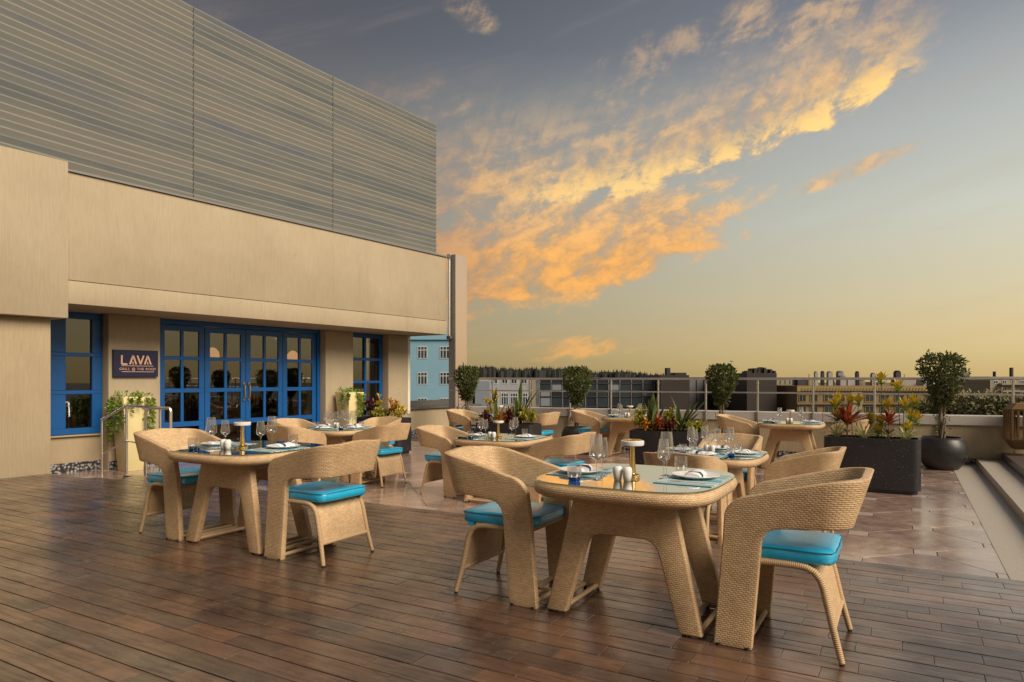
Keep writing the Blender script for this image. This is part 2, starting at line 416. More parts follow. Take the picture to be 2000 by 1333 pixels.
plain('lantern_wood', (.20, .115, .045), .6, var=.25, scale=24)
plain('candle', (.75, .68, .60), .5)

# ------------------------------------------------------------------ mesh builder
class MB:
    def __init__(s): s.v = []; s.f = []; s.uv = {}
    def quad(s, *idx, uv=None):
        if uv: s.uv[len(s.f)] = uv
        s.f.append(tuple(idx))
    def box(s, x0, x1, y0, y1, z0, z1):
        b = len(s.v)
        s.v += [(x, y, z) for z in (z0, z1) for y in (y0, y1) for x in (x0, x1)]
        for q in ((0, 2, 3, 1), (4, 5, 7, 6), (0, 1, 5, 4), (2, 6, 7, 3), (0, 4, 6, 2), (1, 3, 7, 5)):
            s.f.append(tuple(b + i for i in q))
        return s
    def tube(s, pts, r, seg=8, caps=True, rs=None):
        pts = [Vector(p) for p in pts]; b = len(s.v); L = 0.0; n = len(pts)
        up = None; Ls = []
        for i, p in enumerate(pts):
            d = (pts[min(i + 1, n - 1)] - pts[max(i - 1, 0)]).normalized()
            if up is None:
                up = d.orthogonal().normalized()
            up = (up - d * up.dot(d)).normalized(); sd_ = d.cross(up)
            rr = rs[i] if rs else r
            for k in range(seg):
                a = 2 * PI * k / seg
                s.v.append(tuple(p + up * math.cos(a) * rr + sd_ * math.sin(a) * rr))
            if i: L += (p - pts[i - 1]).length
            Ls.append(L)
        for i in range(n - 1):
            for k in range(seg):
                k2 = (k + 1) % seg
                c0, c1 = 2 * PI * r * k / seg, 2 * PI * r * (k + 1) / seg
                s.quad(b + i * seg + k, b + i * seg + k2, b + (i + 1) * seg + k2, b + (i + 1) * seg + k,
                       uv=((Ls[i], c0), (Ls[i], c1), (Ls[i + 1], c1), (Ls[i + 1], c0)))
        if caps:
            s.f.append(tuple(b + k for k in range(seg))[::-1])
            s.f.append(tuple(b + (n - 1) * seg + k for k in range(seg)))
        return s
    def lathe(s, prof, seg=24, cx=0, cy=0, cz=0, close=True):
        b = len(s.v); n = len(prof)
        for r, z in prof:
            for k in range(seg):
                a = 2 * PI * k / seg
                s.v.append((cx + r * math.cos(a), cy + r * math.sin(a), cz + z))
        for i in range(n - 1):
            for k in range(seg):
                k2 = (k + 1) % seg
                s.f.append((b + i * seg + k, b + i * seg + k2, b + (i + 1) * seg + k2, b + (i + 1) * seg + k))
        if close:
            if prof[0][0] > 1e-5: s.f.append(tuple(b + k for k in range(seg))[::-1])
            if prof[-1][0] > 1e-5: s.f.append(tuple(b + (n - 1) * seg + k for k in range(seg)))
        return s
    def loft(s, rings, close=True):
        b = len(s.v); m = len(rings[0])
        for r in rings: s.v += [tuple(p) for p in r]
        for i in range(len(rings) - 1):
            for k in range(m):
                k2 = (k + 1) % m
                s.f.append((b + i * m + k, b + i * m + k2, b + (i + 1) * m + k2, b + (i + 1) * m + k))
        if close:
            s.f.append(tuple(b + k for k in range(m))[::-1])
            s.f.append(tuple(b + (len(rings) - 1) * m + k for k in range(m)))
        return s
    def prism(s, poly, y0, y1, axis='y'):
        b = len(s.v); n = len(poly)
        for y in (y0, y1):
            for p, q in poly:
                s.v.append((p, y, q) if axis == 'y' else (p, q, y))
        s.f.append(tuple(b + i for i in range(n))); s.f.append(tuple(b + n + i for i in range(n))[::-1])
        for i in range(n):
            j = (i + 1) % n
            s.f.append((b + i, b + n + i, b + n + j, b + j))
        return s
    def mesh(s, name, bevel=0.0, seg=2, smooth=35, ang=35):
        bm = bmesh.new()
        done = set(); vs = [bm.verts.new(v) for v in s.v]; uvl = bm.loops.layers.uv.new('UVMap')
        for i, f in enumerate(s.f):
            try: fc = bm.faces.new([vs[k] for k in f])
            except ValueError: continue
            if i in s.uv:
                for l, q in zip(fc.loops, s.uv[i]): l[uvl].uv = q
                done.add(fc)
        bmesh.ops.recalc_face_normals(bm, faces=bm.faces[:]) if not getattr(s, 'open', False) else bm.normal_update()
        for fc in bm.faces:
            if fc in done: continue
            n = fc.normal; a = max(range(3), key=lambda k: abs(n[k]))
            for l in fc.loops:
                c = l.vert.co
                l[uvl].uv = (c.y, c.z) if a == 0 else (c.x, c.z) if a == 1 else (c.x, c.y)
        if bevel:
            ed = [e for e in bm.edges if len(e.link_faces) == 2 and e.calc_face_angle() > R(ang)]
            bmesh.ops.bevel(bm, geom=ed, offset=bevel, segments=seg, affect='EDGES', profile=.5, clamp_overlap=True)
        me = bpy.data.meshes.new(name); bm.to_mesh(me); bm.free()
        if smooth:
            me.polygons.foreach_set('use_smooth', [True] * len(me.polygons))
            me.set_sharp_from_angle(angle=R(smooth))
        return me
    def build(s, name, material, parent=None, **kw):
        return link(name, s.mesh(name, **kw), material, parent)
def link(name, me, material, parent=None):
    if material is not None and not me.materials: me.materials.append(MATS[material])
    o = bpy.data.objects.new(name, me); COL.objects.link(o)
    if parent is not None: o.parent = parent
    return o
def tag(o, label=None, cat=None, group=None, kind=None):
    if label: o['label'] = label
    if cat: o['category'] = cat
    if group: o['group'] = group
    if kind: o['kind'] = kind
    return o
def thing(name, loc=(0, 0, 0), rz=0.0, label=None, cat=None, group=None):
    o = bpy.data.objects.new(name, None); COL.objects.link(o); o.empty_display_size = .1
    o.location = loc; o.rotation_euler = (0, 0, rz)
    return tag(o, label, cat, group)
KIDS = {}
def copy_tree(o, parent=None):
    c = o.copy(); COL.objects.link(c)
    if parent is not None: c.parent = parent
    for ch in o.children: copy_tree(ch, c)
    return c
PROTO = {}
def place(key, builder, loc, rz, label, cat, group=None):
    """first use builds the thing, later uses copy it with its parts"""
    if key not in PROTO:
        o = builder(); PROTO[key] = o
    else:
        o = copy_tree(PROTO[key])
    o.location = loc; o.rotation_euler = (0, 0, rz)
    o['label'] = label; o['category'] = cat
    if 'group' in o.keys(): del o['group']
    if group: o['group'] = group
    return o
def structure(o): o['kind'] = 'structure'; return o
def at(u, v, z):
    """ground-plan point seen at a photo pixel, for a known height"""
    yy = F * (EYE - z) / (v - HZ)
    return ((u - 1000) / F * yy, yy)
TH = R(30)
def ab(a, b): return (a * math.cos(TH) + b * math.sin(TH), -a * math.sin(TH) + b * math.cos(TH))
def to_ab(x, y): return (x * math.cos(TH) - y * math.sin(TH), x * math.sin(TH) + y * math.cos(TH))
ML = -.17      # level of the marble terrace below the raised deck

# ================================================================== SETTING
o = MB().box(-3000, 3000, -3000, 3000, -16.2, -16.0).build('ground', 'city_ground', smooth=0); structure(o)
# ---- terrace slab
terr = MB().box(-15, 6, 5.40, 17, -.6, ML - .012).build('terrace_floor', 'grout', smooth=0)
terr.rotation_euler[2] = -TH; structure(terr)
# marble tiles: clipped squares set on the diagonal, small square insets between them
H = .535; q = .085; g = .003
def octo():
    c = H - q
    p = [(c, -q), (c, q), (q, c), (-q, c), (-c, q), (-c, -q), (-q, -c), (q, -c)]
    p = [(x * (1 - g / .4), y * (1 - g / .4)) for x, y in p]
    return MB().prism(p[::-1], -.02, 0.0, 'z').mesh('tile', bevel=.0025, seg=1, smooth=0)
def dot():
    d = q - g
    return MB().prism([(-d, -d), (-d, d), (d, d), (d, -d)], -.02, -.001, 'z').mesh('inset', bevel=.002, seg=1, smooth=0)
me_t, me_d = octo(), dot()
def vis(x, y, z, m=60):
    if y < .8: return False
    u = 1000 + x / y * F; v = HZ + (EYE - z) / y * F
    return -m < u < 2000 + m and v < 1333 + m
def inside(x, y):   # between wall line and parapet line
    n = .825 * x - .565 * y
    return n > -12.4 and y < 15.58 - .4336 * (x + 1.35) + .5
A0, B0 = .14, 6.75
for i in range(-28, 5):
    for j in range(-6, 30):
        a, b = A0 + i * H, B0 + j * H
        if b < 5.3 or a > 1.05: continue
        x, y = ab(a, b)
        if not inside(x, y) or not vis(x, y, ML, 120): continue
        if (i + j) % 2 == 0: ob = link('inset', me_d, 'pale_marble', terr)
        else: ob = link('tile', me_t, 'pink_marble', terr)
        ob.location = (a, b, ML)
# granite border strip and the two steps on the right
o = MB().box(.66, 1.03, 5.46, 14.6, -.3, ML + .004).build('border_strip', 'granite_grey', smooth=0); o.rotation_euler[2] = -TH; structure(o)
st = MB().box(1.03, 1.39, 5.46, 14.5, -.3, -.06).build('step', 'granite_grey', bevel=.006, seg=1, smooth=0); st.rotation_euler[2] = -TH; structure(st)
st = MB().box(1.39, 7.0, 5.46, 14.4, -.3, .06).build('step', 'granite_dark', bevel=.006, seg=1, smooth=0); st.rotation_euler[2] = -TH; structure(st)

# ---- raised timber deck, laid in short boards
DB = 5.45
deck = MB().prism([(-13, -6), (7, -6), (7, DB - .02), (-9.05, DB - .02), (-9.05, 4.95), (-13, 4.95)], -.55, -.03, 'z').build('deck', 'grout', smooth=0)
deck.rotation_euler[2] = -TH; structure(deck)
PW, PL = .130, .325
pieces = []
row = 0; b = DB
rd = random.Random(3)
while b > -5.9:
    b1 = b - PW; a = -13 + rd.uniform(0, PL) * (.35 if row % 2 else 1)
    a = -13 + (.16 if row % 2 else 0.0) + rd.uniform(-.05, .05)
    while a < 6.9:
        L = PL * (2 if rd.random() < .22 else 1) 
        am = a + L / 2; bm_ = b - PW / 2
        if not (am < -9.05 and bm_ > 4.93):
            x, y = ab(am, bm_)
            area = 0
            if y > 1.2 and vis(x, y, 0, 40) and (.825 * x - .565 * y) > -10.5:
                d = y; area = L * PW * EYE / d ** 3
            pieces.append((area, am, bm_, L))
        a += L
    b = b1; row += 1
pieces.sort(key=lambda p: -p[0])
gap = .0035
def plank_mesh(L):
    return MB().box(-L / 2 + .0008, L / 2 - .0008, -PW / 2 + gap, PW / 2 - gap, -.024, 0).mesh('plank', bevel=.0015, seg=1, smooth=0)
pm = {1: plank_mesh(PL), 2: plank_mesh(2 * PL)}
for area, a, b, L in pieces[:300]:
    ob = link('plank', pm[round(L / PL)], 'deck_wood', deck)
    ob.location = (a, b, rd.uniform(-.0012, .0012)); ob.rotation_euler = (rd.uniform(-.002, .002), rd.uniform(-.001, .001), 0)
mb = MB(); rnd = []
for area, a, b, L in pieces[300:]:
    if area == 0 and rd.random() < 0: continue
    z = rd.uniform(-.0012, .0012)
    mb.box(a - L / 2 + .0008, a + L / 2 - .0008, b - PW / 2 + gap, b + PW / 2 - gap, -.024, z); rnd.append(rd.random())
me = mb.mesh('planks', smooth=0)
atr = me.attributes.new('rnd', 'FLOAT', 'FACE')
atr.data.foreach_set('value', [r for r in rnd for _ in range(6)])
ob = link('planks', me, 'deck_wood', deck); ob['kind'] = 'stuff'

# ---- restaurant building: local x runs along the facade, local y points into it
WN, WW = (.8251, -.5650), (.5650, .8251)
WROT = math.atan2(WW[1], WW[0])
def wx(u, n):
    """distance along the facade of photo column u on the plane n metres in front of the eye"""
    tt = (u - 1000) / F; yy = n / (WN[0] * tt + WN[1]); return WW[0] * tt * yy + WW[1] * yy
bld = thing('restaurant_building', (0, 0, 0), WROT, 'cream stucco restaurant building with blue doors and deep overhang', 'building')
FA, RC, PR = 10.51, 11.79, 11.56          # fascia, recess and pier planes
SOF = 2.35
wE = wx(873, -FA)
def part(name, m, parent, *boxes, **kw):
    mb = MB()
    for bx in boxes: mb.box(*bx)
    return mb.build(name, m, parent, **kw)
wc = wx(100, -FA); wb = wx(134, -10.35)
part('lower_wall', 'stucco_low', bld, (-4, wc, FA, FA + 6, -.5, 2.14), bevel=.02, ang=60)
part('upper_wall', 'stucco', bld, (-4, wb, 10.35, FA + 6, 2.13, 4.29), bevel=.015, ang=60)
part('fascia', 'stucco', bld, (wb - .05, wE, FA + .02, RC + 3.2, SOF + .335, 4.2), bevel=.01, ang=60)
part('fascia_band', 'stucco', bld, (wb - .05, wE + .002, FA, RC + 3.2, SOF, SOF + .325), bevel=.012, ang=60)
part('fascia_flashing', 'grey_clad', bld, (wb + .02, wE, FA - .01, RC + 1, 4.203, 4.235))
# recess: window, piers, doors
w1a, w1b = wc - .2, wx(198, -RC)
p1a, p1b = w1b + .002, wx(313, -PR)
d0, d1 = p1b + .002, wx(622, -RC)
p2a, p2b = d1 + .002, wx(690, -PR)
w2a, w2b = p2b - .02, wx(745, -RC)
p3a, p3b = w2b + .002, wx(796, -PR)
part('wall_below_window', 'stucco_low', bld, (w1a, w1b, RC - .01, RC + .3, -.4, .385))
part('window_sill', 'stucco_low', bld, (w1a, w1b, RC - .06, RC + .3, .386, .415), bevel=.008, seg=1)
for pa, pb in ((p1a, p1b), (p2a, p2b), (p3a, p3b)):
    part('pier', 'stucco', bld, (pa, pb, PR, RC + .4, -.4, SOF - .003), bevel=.01, ang=60)
    part('skirting', 'skirting_stone', bld, (pa + .01, pb - .01, PR - .015, PR + .1, -.18, -.03))
part('skirting', 'skirting_stone', bld, (w1a, w1b, RC - .03, RC, -.18, -.02))
part('corner_trim', 'white_trim', bld, (p3b + .002, p3b + .09, PR - .005, PR + .25, .45, SOF - .004))
# interior room behind the glass
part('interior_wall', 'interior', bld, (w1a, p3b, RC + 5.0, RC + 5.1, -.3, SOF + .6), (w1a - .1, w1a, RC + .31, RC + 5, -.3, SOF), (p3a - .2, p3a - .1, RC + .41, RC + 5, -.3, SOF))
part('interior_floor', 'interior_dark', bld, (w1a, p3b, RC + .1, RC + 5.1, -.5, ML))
part('roof', 'grey_clad', bld, (-4, wE - .05, RC + 3.2, RC + 9, 2.9, 4.1))
part('rear_wall', 'stucco', bld, (-4, wE - .05, RC + 5.2, RC + 9, -14, 2.89))

def pane_grid(parent, x0, x1, y, cols, rows, th=.05, depth=.05, panes=True):
    """rows: list of (z0, z1, ncols) openings; returns a frame with the openings cut and the panes"""
    mb = MB()
    zs = sorted(rows, key=lambda r: r[0])
    Z0, Z1 = cols
    z = Z0
    for (a, b_, nc, xs) in zs:
        mb.box(x0, x1, y, y + depth, z, a)
        edges = [x0] + [e for s_ in xs for e in s_] + [x1]
        for k in range(0, len(edges), 2):
            mb.box(edges[k], edges[k + 1], y + .001, y + depth - .001, a, b_)
        z = b_
    mb.box(x0, x1, y, y + depth, z, Z1)
    return mb
# doors: four leaves, each two columns of three panes over one wide pane
lw = (d1 - d0 - .16) / 4
part('door_frame', 'blue_paint', bld, (d0, d0 + .078, RC - .06, RC + .14, ML, SOF - .004), (d1 - .078, d1, RC - .06, RC + .14, ML, SOF - .004),
     (d0 + .079, d1 - .079, RC - .06, RC + .14, 2.262, SOF - .004), bevel=.006, seg=1)
for k in range(4):
    x0 = d0 + .082 + k * lw; x1 = x0 + lw - .008
    m = .105; mid = .055
    cw = (x1 - x0 - 2 * m - mid) / 2
    xs = [(x0 + m, x0 + m + cw), (x1 - m - cw, x1 - m)]
    rows = [(-.02, .44, 1, [(x0 + m, x1 - m)]), (.53, 1.05, 2, xs), (1.125, 1.635, 2, xs), (1.70, 2.15, 2, xs)]
    leaf = pane_grid(None, x0, x1, RC - .03, (ML + .01, 2.255), rows).build('door', 'blue_paint', bld, bevel=.004, seg=1, smooth=0)
    for (za, zb, nc, xx) in rows:
        for xa, xb in xx:
            part('pane', 'window_glass', leaf, (xa - .004, xb + .004, RC - .008, RC - .002, za - .004, zb + .004), smooth=0)
    if k in (1, 2):
        hx = x1 - .05 if k == 1 else x0 + .05
        hm = MB()
        hm.tube([(hx, RC - .035, .90), (hx, RC - .085, .93), (hx, RC - .09, 1.05), (hx, RC - .085, 1.17), (hx, RC - .035, 1.20)], .012, 8)
        for zz in (.90, 1.20): hm.lathe([(.001, -.03), (.022, -.028), (.022, .028), (.001, .03)], 10, hx, RC - .045, zz)
        hm.build('handle', 'brass', leaf)
# windows
def window(x0, x1, z0, z1, cols, nrow, name='window', ml=.10, mr=.10):
    m = .10; mid = .06
    cw = (x1 - x0 - ml - mr - mid * (cols - 1)) / cols
    xs = [(x0 + ml + i * (cw + mid), x0 + ml + i * (cw + mid) + cw) for i in range(cols)]
    h = (z1 - z0 - 2 * m - mid * (nrow - 1)) / nrow
    rows = [(z0 + m + i * (h + mid), z0 + m + i * (h + mid) + h, cols, xs) for i in range(nrow)]
    fr = pane_grid(None, x0, x1, RC - .05, (z0, z1), rows, depth=.08).build(name, 'blue_paint', bld, bevel=.005, seg=1, smooth=0)
    for (za, zb, nc, xx) in rows:
        for xa, xb in xx:
            part('pane', 'window_glass', fr, (xa - .004, xb + .004, RC - .008, RC - .002, za - .004, zb + .004), smooth=0)
    return fr
window(w1a, w1b - .01, .42, SOF - .005, 1, 3, ml=wx(126, -RC) - w1a, mr=w1b - .01 - wx(177, -RC))
window(w2a + .01, w2b - .01, .10, SOF - .005, 2, 4)
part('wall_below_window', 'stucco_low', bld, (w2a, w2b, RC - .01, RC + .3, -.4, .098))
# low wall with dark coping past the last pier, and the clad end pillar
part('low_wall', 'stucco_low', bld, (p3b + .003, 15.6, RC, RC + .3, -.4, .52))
part('low_wall_coping', 'coping_dark', bld, (p3b + .091, 15.6, RC - .06, RC + .36, .521, .58), bevel=.006, seg=1)
part('planter_trough', 'coping_dark', bld, (p3b + .3, 15.6, RC + .38, RC + .5, .30, .72))
part('skirting', 'skirting_stone', bld, (p3b + .003, 14.6, RC - .02, RC, -.18, .0))
pl = part('end_pillar', 'grey_clad', bld, (wE + .004, wE + .006, FA - .20, FA + .9, .50, 4.27))
bpy.data.objects.remove(pl)
pl = part('end_pillar', 'grey_clad', bld, (wE + .08, wE + .52, FA - .19, FA + .015, .50, 4.27), bevel=.006, seg=1)
part('pillar_cladding', 'mirror_clad', pl, (wE + .085, wE + .515, FA - .196, FA - .192, .50, 4.265))
part('pillar_base', 'stucco_low', bld, (wE + .09, wE + .51, FA - .17, FA + .01, -.4, .498))
dp = MB().tube([(wE + .035, FA - .04, 2.3), (wE + .035, FA - .04, 4.2)], .035, 10); dp.box(wE + .0, wE + .075, FA - .085, FA + .005, 4.16, 4.28)
dp.build('downpipe', 'steel', bld)
part('downpipe_camera', 'steel_dark', bld, (wE - .03, wE + .10, FA - .12, FA - .005, 2.24, 2.32), bevel=.01)

# signboard on the first pier
sx0, sx1 = wx(222, -(PR - .06)), wx(309, -(PR - .06)); sz0, sz1 = 1.33, 1.77
sb = thing('signboard', (0, 0, 0), WROT, 'navy signboard with rose gold LAVA lettering on the pier by the doors', 'sign')
part('panel', 'navy_panel', sb, (sx0, sx1, PR - .06, PR - .003, sz0, sz1), bevel=.004, seg=1)
sw = sx1 - sx0; sh = sz1 - sz0; SY = PR - .0605
def stroke(mb, pts, wd):
    for (xa, za), (xb, zb) in zip(pts[:-1], pts[1:]):
        d = Vector((xb - xa, zb - za)).normalized(); n_ = Vector((-d.y, d.x)) * wd / 2
        P = [(xa + n_.x, za + n_.y), (xb + n_.x, zb + n_.y), (xb - n_.x, zb - n_.y), (xa - n_.x, za - n_.y)]
        mb.prism(P, SY - .008, SY - .001)
lx = sx0 + sw * .17; lz0 = sz0 + sh * .47; lz1 = sz0 + sh * .80; cw = sw * .166
for i, ch in enumerate('LAVA'):
    mb = MB(); x = lx + i * cw + (0 if i == 0 else sw * .012); e = cw * .86
    if ch == 'L': stroke(mb, [(x, lz1), (x, lz0), (x + e * .85, lz0)], .026)
    elif ch == 'A':
        stroke(mb, [(x, lz0), (x + e * .5, lz1), (x + e, lz0)], .026)
        stroke(mb, [(x + e * .40, lz0 + .0), (x + e * .58, lz0), (x + e * .47, lz0 + .045), (x + e * .38, lz0 + .015)], .008)
    else: stroke(mb, [(x, lz1), (x + e * .5, lz0), (x + e, lz1)], .026)
    mb.build('letter', 'rose_gold', sb, smooth=0)
for zz, xo in ((.41, 0), (.19, .0)):
    mb = MB(); stroke(mb, [(sx0 + sw * .17, sz0 + sh * zz), (sx0 + sw * .88, sz0 + sh * zz)], .008)
    ex = sx0 + sw * (.17 if zz > .3 else .88)
    mb.lathe([(.001, 0), (.010, .0), (.010, .010), (.001, .010)], 8, ex, SY - .004, sz0 + sh * zz - .005)
    mb.build('rule', 'rose_gold', sb, smooth=0)
tc = bpy.data.curves.new('tagline', 'FONT'); tc.body = 'GRILL @ THE ROOF'; tc.size = .056; tc.extrude = .002; tc.align_x = 'CENTER'; tc.space_character = 1.22
to = bpy.data.objects.new('tagline', tc); COL.objects.link(to)
dg = bpy.context.evaluated_depsgraph_get(); tm = bpy.data.meshes.new_from_object(to.evaluated_get(dg)); bpy.data.objects.remove(to)
tl = link('tagline', tm, 'rose_gold', sb); tl['kind'] = 'stuff'; tl.location = ((sx0 + sx1) / 2 + .02, SY - .005, sz0 + sh * .25); tl.rotation_euler = (R(90), 0, 0)

# two lit wall lamps inside, seen through the doors
for i, (u, v) in enumerate(((415, 688), (572, 694))):
    xx = wx(u, -(RC + 2.2)); yy = RC + 2.2
    lm = thing('interior_lamp', (xx * WW[0] - yy * WN[0], xx * WW[1] - yy * WN[1], 1.7), 0,
               ('warm lit lamp glowing behind the second door leaf', 'warm lit lamp glowing behind the rightmost door leaf')[i], 'lamp', 'lamps inside the restaurant')
    MB().lathe([(.02, .0), (.11, .02), (.15, .10), (.13, .2), (.07, .27), (.02, .29)], 16).build('shade', 'warm_lamp', lm)
    MB().tube([(0, 0, .28), (0, 0, .66)], .008, 6).build('rod', 'brass', lm)

# ---- louvred screen above the fascia: three panels of horizontal blades
scr = thing('louvre_screen', (0, 0, 0), WROT, 'grey metal louvre screen of horizontal blades above the stucco fascia', 'louvre screen')
SC = 10.80; Zs0, Zs1, NS = 4.24, 7.42, 31
joints = [12.56, 9.36, 6.31, 2.6, -1.0]
def off(x): return -.012 * max(0, 9.6 - x) ** 2
pitch = (Zs1 - Zs0) / NS
for j in range(len(joints) - 1):
    xb, xa = joints[j] - .006, joints[j + 1] + .006
    xs = [xa + (xb - xa) * i / 6 for i in range(7)]
    prof = [(.040, pitch - .001), (.0, pitch - .001), (.0, pitch - .020), (.034, .0), (.044, .0)]
    mb = MB(); mb.loft([[(x, SC + off(x) + py, pz) for py, pz in prof] for x in xs])
    bm_me = mb.mesh('louvre_blade', smooth=0)
    for k in range(NS):
        s_ = link('louvre_blade', bm_me, 'louvre_metal', scr); s_.location = (0, 0, Zs0 + k * pitch)
    for x in (xa + .03, xb - .03):
        part('upright', 'grey_clad', scr, (x - .03, x + .03, SC + off(x) + .085, SC + off(x) + .14, Zs0 - .03, Zs1))

# ---- parapet with stone coping
e_ang = R(-23.45); PX, PY = -1.345, 15.58
par = thing('parapet_wall', (PX, PY, 0), e_ang, 'low cream parapet wall with grey stone coping along the terrace edge', 'parapet')
part('wall', 'stucco_low', par, (0, 16, .03, .30, -.6, .50))
for i in range(8):
    part('coping', 'stone_cap', par, (.08 + i * 1.9, .08 + i * 1.9 + 1.894, 0, .36, .502, .667), bevel=.006, seg=1)
part('skirting', 'skirting_stone', par, (0, 15, .012, .03, -.18, -.06))
part('outer_face', 'stucco_low', par, (-.02, 16, .301, .33, -16, .499))
rail = thing('steel_railing', (PX, PY, 0), e_ang, 'brushed steel railing with two rails fixed to the parapet', 'railing')
MB().tube([(-.1, -.02, 1.30), (15.5, -.02, 1.30)], .024, 12).build('top_rail', 'steel', rail)
MB().tube([(-.1, -.02, 1.035), (15.5, -.02, 1.035)], .013, 10).build('mid_rail', 'steel', rail)
ce, se = math.cos(e_ang), math.sin(e_ang)
def par_x(u):
    tt = (u - 1000) / F; return (tt * PY - PX) / (ce - tt * se)
for u in (897, 963, 1036, 1114, 1194, 1286, 1379, 1480, 1588, 1708, 1838, 1978, 2140, 2330):
    k = par_x(u)
    mb = MB().tube([(k, -.02, .40), (k, -.02, 1.29)], .019, 10); mb.box(k - .03, k + .03, -.042, -.002, .36, .50)
    mb.tube([(k, -.02, 1.20), (k, -.02, 1.235)], .024, 10)
    mb.build('post', 'steel', rail)
# small wall fittings
def on_wall(k, z): return (PX + k * ce, PY + k * se, z)
sk_ = thing('wall_light', on_wall(par_x(1074), .03), e_ang, 'small pale outdoor fitting low on the parapet beside the round pot', 'light fitting')
MB().box(-.035, .035, -.045, .028, -.06, .09).build('body', 'lamp_white', sk_, bevel=.01)
MB().lathe([(.028, .0), (.036, .02), (.036, .05), (.02, .06)], 12, 0, -.008, .09).build('cap', 'bark', sk_)

# handrails by the first window
hr = thing('ramp_handrail', (0, 0, 0), 0, 'sloping steel handrail in front of the tall cream planter by the window', 'handrail')
P1, P2, P3 = (-6.37, 10.6), (-5.93, 10.5), (-4.98, 9.66)
MB().tube([(*P1, .66), (P2[0] - .01, P2[1], .875), (P2[0] + .04, P2[1] - .03, .885), (*P3, .885)], .021, 10).build('top_rail', 'steel', hr)
MB().tube([(*P1, .12), (*P2, .34), (P3[0], P3[1], .345)], .012, 8).build('mid_rail', 'steel', hr)
for p, zt in ((P1, .66), (P2, .87), (P3, .88)): MB().tube([(*p, ML), (*p, zt)], .019, 10).build('post', 'steel', hr)
hr = thing('hoop_handrail', (0, 0, 0), 0, 'short hoop shaped steel handrail beside the blue doors', 'handrail')
a_, b_ = (-5.16, 9.62), (-4.83, 9.62)
MB().tube([(*a_, ML), (*a_, .83), (a_[0] + .02, a_[1], .87), (a_[0] + .06, a_[1], .885), (b_[0], b_[1], .885), (b_[0] + .015, b_[1], .87), (b_[0] + .02, b_[1], .83), (b_[0] + .02, b_[1], ML)], .021, 10).build('hoop', 'steel', hr)

# ================================================================== FURNITURE
def shell_mesh():
    w_, r_, xb = .275, .10, -.25
    cols = []          # x, y, nx, ny, zb, zt, leg?
    def zt(x):
        if x >= .16: return .742 - .115 * (1 - math.sqrt(max(0, 1 - ((x - .16) / .122) ** 2)))
        return .742 + .108 * ((.16 - x) / .41) ** .9
    def zb(x):
        if x >= .02: return .515 + math.sqrt(max(0, .0064 - min(x - .02, .08) ** 2))
        return .595 + .022 * ((.02 - x) / .27)
    leg = [.28, .272, .255, .235, .21, .18, .14, .10]
    band = [.094, .08, .06, .035, .0, -.04, -.08, xb + r_]
    side = []
    for x in leg[:-1]: side.append((x, -w_, 0, -1, None, zt(x), 'leg'))
    side.append((.10, -w_, 0, -1, 0.515, zt(.10), 'join'))
    for x in band: side.append((x, -w_, 0, -1, zb(x), zt(x), 'band'))
    for k in range(1, 6):
        a = PI / 2 * k / 6
        x = xb + r_ - r_ * math.sin(a); y = -w_ + r_ - r_ * math.cos(a)
        side.append((x, y, -math.sin(a), -math.cos(a), zb(x), zt(x), 'band'))
    back = []
    for k in range(0, 7):
        y = -(w_ - r_) + 2 * (w_ - r_) * k / 6
        back.append((xb, y, -1, 0, zb(xb), zt(xb) + .012 * math.sin(PI * k / 6), 'band'))
    cols = side + back + [(x, -y, nx, -ny, b, t_, k) for x, y, nx, ny, b, t_, k in side[::-1]]
    mb = MB(); K1, K2, T = 10, 6, .042
    idx = []; s_ = 0; last = None; UVs = {}
    for (x, y, nx, ny, b, t_, kind) in cols:
        if last: s_ += math.hypot(x - last[0], y - last[1])
        last = (x, y)
        zs = []
        if kind in ('leg', 'join'):
            zj = 0.515
            zs = [zj * i / K1 for i in range(K1)] + [zj + (t_ - zj) * i / K2 for i in range(K2 + 1)]
        else:
            zs = [b + (t_ - b) * i / K2 for i in range(K2 + 1)]
        col = []
        for z in zs:
            fl = max(0, z - .5) * (.10 + .13 * abs(nx) ** 2) - .02
            lean = -.085 * z if kind in ('leg', 'join') else -.085 * z
            pr = []
            for sg in (.5, -.5):
                UVs[len(mb.v)] = (s_, z)
                pr.append(len(mb.v)); mb.v.append((x + lean + nx * (fl + sg * T), y + ny * (fl + sg * T), z))
            col.append(pr)
        idx.append((kind, col))
    def up(c): return c[1][-(K2 + 1):]
    def face(side_, a, b, c, d):
        f = (a[side_], b[side_], c[side_], d[side_])
        mb.quad(*f, uv=[UVs[i] for i in f])
    bd = {}
    def edge(p, q_):
        key = tuple(sorted((p[0], q_[0])))
        bd.setdefault(key, []).append((p, q_))
    for i in range(len(idx) - 1):
        A, B = idx[i], idx[i + 1]
        full = A[0] in ('leg', 'join') and B[0] in ('leg', 'join')
        ca, cb = (A[1], B[1]) if full else (up(A), up(B))
        for k in range(len(ca) - 1):
            face(0, ca[k], cb[k], cb[k + 1], ca[k + 1]); face(1, ca[k + 1], cb[k + 1], cb[k], ca[k])
            for p, q_ in ((ca[k], cb[k]), (cb[k], cb[k + 1]), (cb[k + 1], ca[k + 1]), (ca[k + 1], ca[k])): edge(p, q_)
    for es in bd.values():
        if len(es) == 1:
            p, q_ = es[0]; f = (p[0], q_[0], q_[1], p[1])
            mb.quad(*f, uv=[UVs[p[0]], UVs[q_[0]], (UVs[q_[0]][0], UVs[q_[0]][1] + T), (UVs[p[0]][0], UVs[p[0]][1] + T)])
    return mb.mesh('shell', bevel=.013, seg=3, smooth=50, ang=55)
